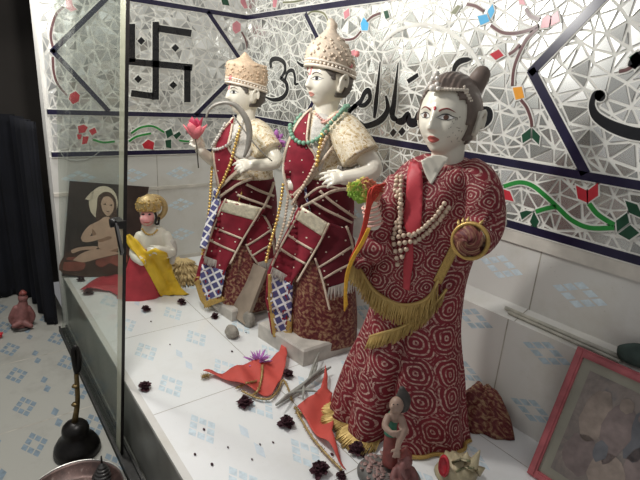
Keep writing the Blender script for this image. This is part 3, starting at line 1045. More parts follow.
# swastika with four dots (left wall), om sign, calligraphy
def rect2(x0, y0, x1, y1, w, skew=0):
    dx, dy = x1-x0, y1-y0; l = math.hypot(dx, dy); nx, ny = -dy/l*w/2, dx/l*w/2
    return [(x0+nx, y0+ny), (x1+nx, y1+ny), (x1-nx, y1-ny), (x0-nx, y0-ny)]
mb = MB()
inlay('L', mb, [rect2(154.5, 22, 154.5, 99.5, 6.5), rect2(128, 61.5, 191, 67.5, 6.5), rect2(157, 28.5, 190, 33.5, 7), rect2(186, 66, 186, 102, 6.5), rect2(152, 96, 130, 93, 6.5), rect2(131, 24, 131, 62, 6)], .004)
for x, y in ((140, 41), (174, 48), (137, 79), (172, 85)):
    inlay('L', mb, [[(x, y-4), (x+4, y), (x, y+4), (x-4, y)]], .004)
mb.build('swastika_sign', [M['black'], JW], wall_left, False)
mb = MB()
for path, wd in (([(274, 68), (274, 61), (280, 59), (287, 63), (288, 71), (284, 78)], (.022, .026, .022, .022, .022, .016)), ([(283, 78), (289, 83), (290, 91), (285, 98), (276, 100), (268, 97)], (.016, .024, .028, .024, .018, .008)),
                 ([(288, 80), (291, 72), (296, 71), (298, 78), (298, 84), (301, 84)], (.014, .018, .018, .018, .016, .008)), ([(300, 62), (306, 66), (311, 61)], (.008, .016, .008))):
    sband('R', mb, path, wd)
mb.build('om_sign', [M['black'], JW], wall_right, False)
mb = MB()
for path, wd in (
    ([(351, 116), (357, 107), (364, 101), (368, 93), (372, 91), (373, 99), (368, 105), (362, 106)], (.010, .018, .022, .024, .022, .022, .020, .012)),      # m
    ([(347, 116), (353, 110), (360, 105)], (.012, .020, .014)),
    ([(383.5, 62), (381, 86), (379, 104), (377.5, 118)], (.006, .016, .024, .014)),                                                                      # alif
    ([(389, 96), (391, 108), (387, 117), (379, 123), (368, 126), (363, 121)], (.010, .022, .028, .026, .022, .008)),                                           # r
    ([(401.5, 63), (399, 86), (397, 104), (395.5, 116), (400, 120)], (.006, .016, .026, .026, .016)),                                                         # alif
    ([(399, 121), (406, 121), (411, 114), (413, 122), (419, 122), (422, 113), (424, 122), (430, 122), (433, 113), (436, 121), (444, 123)], (.016, .030, .020, .032, .032, .020, .032, .032, .020, .032, .024)),    # s, y
    ([(456, 78), (458, 68), (463, 62), (471, 60), (474, 60)], (.006, .018, .020, .014, .005)),
    ([(478, 128), (485, 124), (491, 118), (491, 111), (485, 108)], (.014, .032, .034, .026, .010))):
    sband('R', mb, path, wd)
inlay('R', mb, [[(410, 80), (421, 73), (422, 77), (412, 84)], [(396.5, 128.5), (400, 132), (396, 137), (393, 133)], [(405.5, 127), (409, 131), (405, 136), (401.5, 132)]], .004)
mb.build('calligraphy', [M['black'], JW], wall_right, False)
mb = MB()
for path, wd in (([(605, 98), (600, 95), (596, 99), (595, 107), (599, 116), (610, 124), (624, 130), (640, 134), (660, 134), (676, 124)], (.020, .024, .014, .016, .022, .027, .030, .031, .034, .02)),
                 ([(634, 68), (641, 60), (652, 60), (660, 68), (658, 80), (650, 88)], (.020, .036, .036, .034, .034, .014))):
    sband('R', mb, path, wd)
inlay('R', mb, [[(603+5.5*cos(k/12*2*pi), 96+5.8*sin(k/12*2*pi)) for k in range(12)]], .003)
mb.build('black_scroll_sign', [M['black'], JW], wall_right, False)

# flowers, leaves and vines of coloured glass
def motif(side, name, parent, pieces, mat):
    mb = MB(); inlay(side, mb, pieces, .004); return mb.build(name, [M[mat], JW], parent, False)
def vine(side, name, parent, paths, mat, w=.012):
    mb = MB()
    for p in paths: sband(side, mb, p, [w]*len(p))
    return mb.build(name, [M[mat], JW], parent, False)
for pcs, mt in (
    ([[(496, 175), (502.5, 178), (504, 188), (496, 186)], [(507, 189), (513, 191), (517, 201), (508, 199)], [(497, 196), (505, 195), (503, 204), (496, 206)]], 'm_red'),
    ([[(499, 188), (505, 188), (507, 193), (503, 197), (498, 195)]], 'm_grey'),
    ([[(579, 185), (589.5, 190), (590, 202), (581, 198)], [(591, 190), (601, 182.5), (601, 195), (591, 202)]], 'm_red'),
    ([[(534, 128), (525, 135), (526, 143), (534, 138)], [(535.5, 128), (543, 136), (542, 144.5), (535.5, 138)]], 'm_dkgreen'),
    ([[(525, 219), (523, 212), (529, 210), (536, 211)], [(533, 221), (537, 211), (542, 221), (538, 229)]], 'm_dkgreen'),
    ([[(619, 220), (630, 212), (632, 222), (620, 231)], [(628, 200), (640, 204), (646, 218), (632, 212)], [(633, 224), (642, 232), (632, 239), (621, 233)]], 'm_dkgreen'),
    ([[(516, 88), (525, 87), (527.5, 98), (519, 100)]], 'm_orange'),
    ([[(493, 55), (502, 50), (507, 56), (499, 60.5)]], 'm_red'),
    ([[(481, 17), (490, 15), (493, 22), (484, 26)], [(491, 12), (496, 5), (498, 12), (494, 20)]], 'm_blue'),
    ([[(546, 20), (551, 16), (554, 18), (552, 28), (544, 29)], [(555, 17), (561, 12), (563, 22), (554, 27)]], 'm_pink'),
    ([[(521, -2), (526, -1), (529, 6), (523, 5)]], 'm_pink'),
    ([[(347, 13), (352, 9), (353, 16), (348, 20)]], 'm_pink'),
    ([[(364, 24), (367, 18), (372, 24), (371, 31), (365, 31)]], 'm_blue'),
    ([[(387, 12), (391, 11), (393, 18), (389, 20)]], 'm_dkgreen'),
    ([[(353, 52), (358, 50), (360, 55), (355, 57)]], 'm_pink'),
    ([[(454, 14), (461, 6), (464, 7), (459, 15)]], 'm_olive'),
    ([[(276, -6), (281, -3), (279, 8), (276, 8)]], 'm_pink'),
    ([[(632, 58), (640, 52), (646, 60), (638, 70)]], 'm_dkgreen')):
    motif('R', 'glass_flower' if mt not in ('m_dkgreen', 'm_olive') else 'glass_leaf', wall_right, pcs, mt)
vine('R', 'glass_vine', wall_right, [[(507, 186), (522, 182), (535, 185), (548, 195), (560, 206), (574, 219), (592, 227), (617, 227)], [(539, 211), (549, 208), (559, 206)], [(592, 203), (601, 214), (617, 224)]], 'm_green', .013)
vine('R', 'glass_stem', wall_right, [[(541, 29), (530, 40), (522, 55), (517, 70), (515.5, 86)], [(524, 100), (530, 108), (534, 119), (535, 127)], [(512, 55), (518, 51), (523, 45)], [(494, 26), (505, 33), (518, 34), (532, 31), (541, 27)], [(529, 9), (534, 17), (543, 20)],
     [(340, 36), (347, 40), (357, 39), (364, 32)], [(370, 22), (376, 17), (383, 14)], [(470, 5), (479, 7), (487, 12)], [(622, 72), (630, 70), (636, 66)]], 'm_brown', .009)
vine('R', 'glass_arch', wall_right, [[(383, 46), (397, 33), (415, 26), (436, 26), (455, 34), (471, 48), (483, 66), (490, 82)]], 'plaster' if 'plaster' in M else 'm_grey', .006)
vine('R', 'glass_stem', wall_right, [[(310, 16), (316, 12), (327, 14), (332, 24)], [(286, 3), (300, 2), (313, -2)]], 'm_olive', .008)
for pcs, mt in (
    ([[(65, 0), (70, -4), (72, 6), (76, 10), (70, 12), (65, 8)]], 'm_pink'),
    ([[(69, 94), (75, 91), (79, 95), (78, 101), (72, 104), (68, 99)]], 'm_red'),
    ([[(77, 126), (83, 124), (87, 127), (84, 132), (78, 133)], [(88, 130), (94, 127), (96, 132), (91, 135)], [(82, 136), (88, 136), (86, 143), (81, 144)], [(76, 134), (81, 134), (80, 139), (77, 139)]], 'm_red'),
    ([[(141, 144), (147, 139), (153, 142), (152, 149), (143, 148)]], 'm_red'),
    ([[(164, 131), (170, 128), (172, 134), (166, 138)], [(172, 135), (178, 131), (180, 134), (175, 139)], [(164, 140), (170, 139), (170, 148), (165, 147)]], 'm_dkgreen'),
    ([[(219, -3), (226, -1), (228, 6), (221, 5)]], 'm_dkgreen'),
    ([[(239, -4), (243, -1), (246, 8), (243, 9), (239, 3)]], 'm_pink'),
    ([[(231, 24), (235, 21), (239, 24), (239, 31), (234, 34), (231, 30)]], 'm_pink')):
    motif('L', 'glass_flower' if mt != 'm_dkgreen' else 'glass_leaf', wall_left, pcs, mt)
vine('L', 'glass_stem', wall_left, [[(63, 7), (56, 14), (52, 24), (50, 36), (52, 47)], [(52, 57), (53, 72), (57, 84), (66, 95)], [(240, 32), (244, 40), (246, 50)]], 'm_brown', .010)
vine('L', 'glass_vine', wall_left, [[(92, 139), (102, 142), (114, 141)], [(130, 133), (140, 127), (152, 126), (163, 132)], [(128, 141), (136, 136), (150, 133)], [(178, 140), (188, 141), (200, 139)], [(250, 6), (256, 10), (262, 8)]], 'm_green', .010)

# ---- sliding glass pane standing on its channel in front of the platform (leans slightly inward)
def gp(x, z, t=0.0): return V((x, -1.067+(z+.3)*.067-t, z))
pane = empty('glass_pane', (.55, -1.067, -.28))
XR, ZT = 1.085, 1.62
m = MB()
lo, hi = -.283, ZT
m.add([gp(.03, lo), gp(XR, lo), gp(XR, hi), gp(.03, hi), gp(.03, lo, .008), gp(XR, lo, .008), gp(XR, hi, .008), gp(.03, hi, .008)], [(0, 1, 2, 3), (7, 6, 5, 4), (0, 4, 5, 1), (3, 2, 6, 7), (0, 3, 7, 4)])
m.build('glass_sheet', M['glass'], pane, False)
m = MB(); m.add([gp(XR, lo, -.001), gp(XR, hi, -.001), gp(XR, hi, .009), gp(XR, lo, .009), gp(XR+.003, lo, -.001), gp(XR+.003, hi, -.001), gp(XR+.003, hi, .009), gp(XR+.003, lo, .009)], [(0, 1, 2, 3), (7, 6, 5, 4), (0, 4, 5, 1), (1, 5, 6, 2), (2, 6, 7, 3), (3, 7, 4, 0)])
m.build('glass_edge', M['black_metal'], pane, False)
m = MB(); m.add([gp(XR-.050, lo, .0082), gp(XR-.002, lo, .0082), gp(XR-.002, hi, .0082), gp(XR-.050, hi, .0082), gp(XR-.050, lo, .0092), gp(XR-.002, lo, .0092), gp(XR-.002, hi, .0092), gp(XR-.050, hi, .0092)], [(0, 1, 2, 3), (7, 6, 5, 4), (0, 4, 5, 1), (1, 5, 6, 2), (2, 6, 7, 3), (3, 7, 4, 0)])
m.build('edge_film', M['edge_film'], pane, False)
tag(pane, 'tall sheet of dusty glass sliding along the front of the platform, with black lock', 'glass pane')
lk = obox(gp(XR-.012, .565, .016), (.027, 0, 0), (0, .013, 0), (0, 0, .012)).build('lock_body', M['black_metal'], pane, False)
m = tube([gp(XR-.02, .565, .02), gp(XR-.02, .565, .042)], .014, 14)
m.build('lock_cylinder', M['black_metal'], pane)
a, b = gp(XR+.0, .565, .030), gp(XR+.068, .492, .03)
d = (b-a).normalized()
obox((a+b)/2, d*(b-a).length/2, (0, .004, 0), d.cross(V((0, 1, 0)))*.010).build('lock_lever', M['black_metal'], pane, False)
tr = box((.0, -1.084, -.3), (PX1-.6, -1.076, -.270)); tr.merge(box((.0, -1.052, -.3), (PX1-.6, -1.044, -.270))); tr.merge(box((0, -1.084, -.3), (PX1-.6, -1.044, -.285)))
struct(tr.build('trim_7', M['aluminium'], None, False))

# dark cloth in the gloom beyond the end of the left wall
m = MB(); vs = []; N = 90; H_ = 24
cpath = crom([(-.62, -1.75), (-.60, -1.40), (-.56, -1.20), (-.42, -1.125), (-.22, -1.115), (-.075, -1.11)], 18)
cx_ = [c for c in cpath]; N = len(cx_)-1
for j in range(H_+1):
    for i in range(N+1):
        u = i/N; z = -.295+j/H_*(1.06+.0*u)
        dx, dy = (cx_[min(N, i+1)][0]-cx_[max(0, i-1)][0]), (cx_[min(N, i+1)][1]-cx_[max(0, i-1)][1]); l_ = math.hypot(dx, dy)
        w_ = .018*sin(u*40+.4*sin(z*4))+.010*sin(u*91)
        vs.append((cx_[i][0]-dy/l_*w_, cx_[i][1]+dx/l_*w_, z))
fs = [(j*(N+1)+i, j*(N+1)+i+1, (j+1)*(N+1)+i+1, (j+1)*(N+1)+i) for j in range(H_) for i in range(N)]
n0 = len(vs); vs += [(x-.008, y+.010, z) for x, y, z in vs]
fs += [tuple(n0+q for q in reversed(f)) for f in fs]
for i in range(N): fs += [(i, i+1, n0+i+1, n0+i), (H_*(N+1)+i+1, H_*(N+1)+i, n0+H_*(N+1)+i, n0+H_*(N+1)+i+1)]
for j in range(H_): fs += [((j+1)*(N+1), j*(N+1), n0+j*(N+1), n0+(j+1)*(N+1)), (j*(N+1)+N, (j+1)*(N+1)+N, n0+(j+1)*(N+1)+N, n0+j*(N+1)+N)]
m.add(vs, fs)
single(m, 'dark_cloth', M['navy_cloth'], 'navy black cloth hanging in the dark beyond the end of the left wall', 'cloth')
# ---------------------------------------------------------------- statues
def face_paint(hd, bvh, root, brow='brow', iris='eye_dark', lip='lip', sc=1.0, open_=1.0, tilak=None):
    for sd in (-1, 1):
        cx, cz = sd*.030, .001
        k = 1.0*sc
        wpoly = [(cx-sd*.0155*k, cz-.0015), (cx-sd*.007*k, cz+.0055*open_), (cx+sd*.003*k, cz+.0062*open_), (cx+sd*.011*k, cz+.0035), (cx+sd*.016*k, cz+.0005), (cx+sd*.009*k, cz-.0040), (cx-sd*.003*k, cz-.0048), (cx-sd*.011*k, cz-.0038)]
        ew = hd.paint(bvh, wpoly, .0005).build('eye', M['eye_white'], root)
        ip = [(cx+.0052*k*cos(t), cz+.0008+.0052*k*sin(t)) for t in [i*pi/7 for i in range(14)]]
        hd.paint(bvh, ip, .0011, curve=False).build('iris', M[iris], ew)
        up = [(cx-sd*.0175*k, cz-.002), (cx-sd*.008*k, cz+.0062*open_), (cx+sd*.003*k, cz+.0075*open_), (cx+sd*.0115*k, cz+.0048), (cx+sd*.0205*k, cz+.0015), (cx+sd*.0115*k, cz+.0030), (cx+sd*.003*k, cz+.0055*open_), (cx-sd*.008*k, cz+.0042*open_)]
        hd.paint(bvh, up, .0014).build('eyelid_line', M['eye_dark'], root)
        lo_ = [(cx-sd*.0155*k, cz-.0018), (cx-sd*.006*k, cz-.0050), (cx+sd*.006*k, cz-.0048), (cx+sd*.016*k, cz+.0003), (cx+sd*.006*k, cz-.0060), (cx-sd*.006*k, cz-.0062)]
        hd.paint(bvh, lo_, .0012, curve=False).build('eyelid_line', M['eye_dark'], root)
        bp = [(sd*.0125, .0135), (sd*.022, .0195), (sd*.034, .0215), (sd*.050, .0145), (sd*.035, .0245), (sd*.022, .0235), (sd*.012, .0185)]
        hd.paint(bvh, bp, .0009).build('eyebrow', M[brow], root)
    lp = [(-.0175, -.0555), (-.008, -.0485), (-.002, -.0470), (0, -.0480), (.002, -.0470), (.008, -.0485), (.0175, -.0555), (.010, -.0630), (0, -.0655), (-.010, -.0630)]
    hd.paint(bvh, lp, .0006).build('lips', M[lip], root)
    if tilak == 'dot':
        hd.paint(bvh, [(.0042*cos(i), .022+.0050*sin(i)) for i in [j*pi/5 for j in range(10)]], .0012, curve=False).build('forehead_mark', M['m_red'], root)
    if tilak == 'line':
        hd.paint(bvh, [(-.006, .014), (0, .010), (.006, .014), (.0045, .048), (-.0045, .048)], .0012, curve=False).build('forehead_mark', M['pink_paint'], root)

def lift_off(mb, dz):
    return mb

# ======== the draped female statue in maroon (front right)
F = Fig(1.77, -.36)
S = empty('statue', (1.77, -.36, 0))
tag(S, 'white marble female statue in a maroon and white tie-dye sari with gold fringe', 'statue')
HD = Head(F.pt(449.5, 116.5, .0), .20, .02, .96)
neck = limb([F.pt(452, 128, -.01), F.pt(447, 158, .0), F.pt(444, 185, -.02)], [.044, .043, .06], 20, 4)
skin = MB()
skin.merge(HD.skull()); skin.merge(HD.ears()); skin.merge(neck)
skin.merge(F.body([(250, 392, 462, .7, 0), (220, 392, 474, .7, 0), (195, 396, 482, .66, 0), (178, 408, 484, .6, 0), (168, 424, 468, .6, 0), (161, 432, 460, .6, 0)], 32, 3))
# right forearm raised with the flower, left forearm across
skin.merge(limb([F.pt(390, 200, .03), F.pt(379, 240, .06), F.pt(375, 222, .11), F.pt(371, 206, .115)], [.034, .030, .022, .019], 14, 4))
skin.merge(hand(F.pt(371, 207, .115), F.pt(366, 184, .13)-F.pt(371, 207, .115), F.n*.7+F.r*.7, .78, (.5, .6, .7, .8), 1))
skin.merge(limb([F.pt(486, 182, .0), F.pt(493, 222, .06), F.pt(474, 240, .155)], [.036, .034, .024], 14, 4))
hb = (hand(F.pt(476, 239, .15), F.n*.75-F.r*.62+Z*.05, Z*.7+F.n*.3, .6, (.7, .85, .9, .95), -1))
body = remeshed(skin, .0034, 2)
SB = body.bvh()
body.build('body', M['marble'], S)
hb.build('hand', M['hand_brown'], S)
face_paint(HD, SB, S, 'brow_red', 'eye_brown', 'lip', 1.22, 1.3, 'dot')
mb = MB()
rr = random.Random(3)
for i in range(34):
    x = rr.uniform(.034, .062); z = rr.uniform(-.062, .006)
    loc, nr, ix, ds = SB.ray_cast(HD.w(x, .2, z), -HD.f)
    if loc is not None: mb.merge(ball(loc, .0013, 6, 4))
mb.build('cheek_dots', M['cheek_dots'], S)
# painted hair with a knot, parting and head jewel
hair = HD.shell(lambda a, b, c: (c > .40 and b < .93-.0*c and not (b > .62 and c < .58)) or (b < .05 and c > -.62) or (b < .42 and abs(a) > .55 and c > -.16) or (b < .26 and c > -.50 and abs(a) > .5), .006, lambda a, b, c: .0016*sin(38*a+9*c))
hm = hair
kn = [HD.w(.016, -.066, .066), HD.w(.026, -.080, .090), HD.w(.034, -.086, .112)]
hm.merge(limb(kn, [.028, .026, .023], 16, 4))
hm.build('hair', M['hair_taupe'], S)
top = [HD.w(.0, .058, .098), HD.w(.0, .072, .112)]
mb = MB()
for t in range(-9, 10):
    a = t/9*1.15
    p = HD.surf(sin(a)*.80, cos(a)*.80, .60, False, .009)
    mb.merge(ball(p, .0042, 8, 6))
    if abs(t) < 9:
        a2 = (t+.5)/9*1.15
        mb.merge(ball(HD.surf(sin(a2)*.80, cos(a2)*.80, .60, False, .009), .0036, 8, 6))
for s_ in (1,):
    for i in range(16):
        t = i/15; a = 1.0+t*1.05
        p = HD.surf(sin(a)*(.80+.14*t), cos(a)*(.80+.14*t), .60-.85*t, False, .009)
        mb.merge(ball(p, .0044, 8, 6))
        p = HD.surf(sin(a)*(.80+.14*t), cos(a)*(.80+.14*t), .66-.84*t, False, .010)
        mb.merge(ball(p, .0034, 8, 6))
mb.build('pearl_tiara', M['pearl'], S)
mb = MB()
for dx, dz, r in ((0, .070, .012), (-.012, .080, .009), (.012, .080, .009), (-.006, .094, .009), (.006, .094, .008), (0, .106, .010), (-.02, .070, .008), (.02, .070, .008), (0, .120, .006)):
    mb.merge(ball(HD.w(dx*.8-.012, .090-.35*(dz-.07), dz), r*.72, 8, 6))
mb.build('head_jewel', M['white_stone'], S)
er = MB()
er.merge(ball(HD.w(.078, .0, -.034), .008, 10, 7)); er.merge(ball(HD.w(.079, .0, -.048), .0055, 10, 7))
er.build('earring', M['pearl'], S)

def sfold(th, y):
    t = max(0, min(1, (y-285)/120))
    f = .028*t*sin(9*th+.02*y)+.014*t*sin(17*th+1)
    f += -.46*t*g((th-1.70)/.085) + .10*t*g((th-1.98)/.2)+.05*t*g((th-1.35)/.2) - .10*t*g((th-2.35)/.08) - .09*t*g((th-2.75)/.08)
    f += .010*sin(6*th+.09*y)*(1-t)
    return f
sari = F.body([(425, 331, 470, .64, 0), (412, 333, 467, .64, 0), (392, 339, 465, .64, 0), (365, 349, 464, .64, 0), (338, 361, 462, .66, 0), (310, 371, 462, .68, 0), (280, 374, 466, .7, 0), (255, 374, 474, .72, 0), (230, 377, 483, .72, .0), (208, 381, 489, .7, 0),
               (190, 386, 493, .66, 0), (175, 397, 491, .62, 0), (166, 406, 485, .58, -.004), (159, 418, 474, .56, -.012), (156, 426, 464, .56, -.02)], 120, 6, sfold, cap=False)
sv = sari
arm = tube([F.pt(468, 172, .0), F.pt(478, 184, .03), F.pt(484, 205, .05), F.pt(484, 226, .075), F.pt(478, 238, .11), F.pt(474, 241, .14)], [.044, .052, .052, .050, .046, .042], 24, smooth=4)
arm2 = tube([F.pt(402, 185, .0), F.pt(389, 205, .04), F.pt(381, 228, .06), F.pt(378, 244, .075), F.pt(377, 238, .10)], [.045, .052, .05, .046, .042], 24, smooth=4)
sari.merge(arm); sari.merge(arm2)
sari.build('sari', M['sari'], S)
BS = sari.bvh()
# end of the sari drawn over the chest, its fringed hem
pal = [(373, 196), (384, 186), (399, 176), (412, 166), (420, 170), (424, 186), (432, 178), (446, 168), (468, 172), (490, 186), (494, 206), (484, 226), (462, 236), (452, 254), (440, 280), (432, 296), (420, 304), (402, 306), (388, 301), (374, 290), (362, 274), (352, 260), (362, 246), (368, 222)]
pm = drape(pal, BS, .013, 4.0, .004, sc=232, rot=.5, bump=lambda x, y: .004*sin((x+y*.8)*.16))
PO = pm.build('sari_end', M['sari'], S)
BP = pm.bvh()
hem = [cast(x, y, BP, .004, 1.3)[0] for x, y in ((353, 259), (362, 272), (374, 288), (388, 299), (402, 304), (419, 302), (431, 294), (438, 279))]
hem = [V(p) for p in crom([tuple(p) for p in hem], 5)]
hq = MB(); hq.merge(fringe(hem, lambda s: V((0, 0, -1))+F.n*.15+F.r*(-.15+.2*s), .056, 150, .006)); hq.merge(fringe(hem, lambda s: V((0, 0, -1))+F.n*.22-F.r*.1, .048, 110, .006)); hq.merge(tube(hem, .005, 6))
fo_ = hq.build('fringe', M['fringe'], PO)
h2 = [cast(x, y, BP, .004, 1.3)[0] for x, y in ((438, 279), (446, 263), (454, 247), (459, 236))]
h3 = [cast(x, y, BS, .010, 1.3)[0] for x, y in ((372, 336), (382, 333), (396, 328), (412, 321), (426, 310), (438, 297), (445, 287))]
h3 = [V(p) for p in crom([tuple(p) for p in h3], 5)]
hq = MB(); hq.merge(fringe(h3, lambda s: V((0, 0, -1))+F.n*.18+F.r*(-.25+.1*s), .046, 130, .006)); hq.merge(fringe(h3, lambda s: V((0, 0, -1))+F.n*.25-F.r*.2, .038, 90, .006)); hq.merge(tube(h3, .005, 6))
hq.build('fringe', M['fringe'], S)
dstroke([(437, 282), (446, 264), (456, 244), (461, 234)], 9, BP, .004, th=.003).build('gold_border', M['gold_trim'], PO)
drape([(421, 161), (428, 157), (438, 155), (448, 158), (445, 164), (438, 174), (432, 184), (428, 180), (424, 171)], BP, .003, 2.5, .002, curve=True).build('neck_opening', M['marble'], S)
drape([(411, 163), (417, 161), (422, 172), (423, 190), (423, 212), (420, 230), (411, 236), (405, 222), (406, 200), (408, 180)], BP, .007, 3.5, .002, curve=True).build('red_scarf', M['red_cloth'], S)
drape([(408, 240), (413, 236), (414, 262), (410, 290), (404, 288), (404, 262)], BP, .006, 3.5, .002).build('red_scarf', M['red_cloth'], S)
mb = MB()
for p in ([(400, 179), (398, 194), (397, 208), (397, 222), (398, 236)], [(404, 179), (402.5, 194), (402, 208), (402, 222), (403, 236)], [(443, 203), (436, 213), (428, 222), (419, 230), (410, 237)], [(447, 207), (440, 217), (431, 227), (422, 235), (412, 242)]):
    mb.merge(beads(p, .0065, BP, .012, 1.75))
for i, y in enumerate((238, 244, 250, 256, 262)):
    for j in range(5-i):
        mb.merge(ball(cast(397+(j*4.4)+i*.4, y-j*1.4, BP, .013, 1.3)[0], .0066, 8, 6))
mb.build('pearl_necklace', M['bead_tan'], S)
# bangle and gauze at the left hand
bc = F.pt(470, 241, .195); ba = (F.n*.92-F.r*.30+Z*.15).normalized(); b1 = ba.cross(Z).normalized(); b2 = b1.cross(ba)
ring = [bc+(b1*cos(t)+b2*sin(t))*.041 for t in [i/32*2*pi for i in range(32)]]
bg = tube(ring, .0055, 8, closed=True).build('bangle', M['gold_trim'], S)
mb = MB()
ringloft_ = [[bc+ba*(.006+.016*(1-q*q))+(b1*cos(t)+b2*sin(t))*.037*q+ba*.004*sin(5*t+8*q) for t in [i/24*2*pi for i in range(24)]] for q in (1, .8, .55, .3, .05)]
ringloft(ringloft_, 0).build('hand_cover', M['skirt'], S)
mb = MB()
for a_ in (.75, 1.0, 1.25, 1.9):
    p = bc+(b1*cos(a_)+b2*sin(a_))*.042
    mb.merge(tube([p, p+b2*.007+b1*cos(a_)*.006, p+b2*.013+b1*cos(a_)*.012-ba*.012], [.003, .004, .002], 6))
mb.build('gold_tassel', M['fringe'], S)
mb = MB()
for q in range(5):
    p = F.pt(374.5-q*.9, 223-q*4.2, .112)
    ax = (F.pt(371, 206, .115)-F.pt(375, 222, .11)).normalized(); e1 = ax.cross(F.n).normalized(); e2 = e1.cross(ax)
    mb.merge(tube([p+(e1*cos(t)+e2*sin(t))*.0235 for t in [i/18*2*pi for i in range(18)]], .0028, 6, closed=True))
mb.build('bangles', M['rouge'], S)
# hem fringe on the platform and the trailing end of the cloth
def footring(xs, d0): return [F.pt(x, y, d) for x, y, d in xs]
def hemring(t0, t1, n):
    out = []
    for k in range(n):
        th = t0+(t1-t0)*k/(n-1)
        a = F.pt(331, 425); b = F.pt(470, 425); c = (a+b)/2; hw = (b-a).length/2
        f = 1+sfold(th, 425)
        out.append(c+F.r*(hw*f*cos(th))+F.n*(hw*.64*f*sin(th)))
    return out
hf = hemring(3.15, 1.78, 31)
for p in hf: p.z = .018
hq = fringe(hf, lambda s: (V((0, 0, -.35))+F.n*sin(3.15-s*1.37)*.9+F.r*cos(3.15-s*1.37)*.9), .045, 150, .007, .25)
for i, p in enumerate(hq.v):
    if p.z < .002: p.z = .002+.001*random.random()
hq.build('fringe', M['fringe'], S)
rp = hemring(1.75, .1, 50)
for p in rp: p.z = .008
tube(rp, .006, 8).build('gold_hem_cord', M['gold_trim'], S)
plinth = lathe((1.77, -.36, 0), [(.075, 0), (.08, .02), (.07, .03)], 32)
plinth.build('plinth', M['marble_base'], S)
tm = MB(); vs = []; fs = []
A = onfloor(474, 420); cxx, cyy = A.x+.01, A.y+.01
NN, RR = 40, 16
for j in range(RR+1):
    q = j/RR
    for i in range(NN):
        t = 2*pi*i/NN; r = .105*q*(1+.18*sin(3*t+1)+.06*sin(9*t)) ; h = .125*(1-q**2.6)+.016*sin(7*t+q*6)*q*(1-q)*3
        vs.append((cxx+r*cos(t)*.95, min(-.085, cyy+r*sin(t)*.75), max(.003, h)))
for j in range(RR):
    for i in range(NN): fs.append((j*NN+i, j*NN+(i+1) % NN, (j+1)*NN+(i+1) % NN, (j+1)*NN+i))
fs.append(tuple(RR*NN+i for i in range(NN)))
tm.add(vs, fs, 0, [(p[0]*1.0, p[1]+p[2]) for p in vs])
tm.build('sari_train', M['skirt'], S)

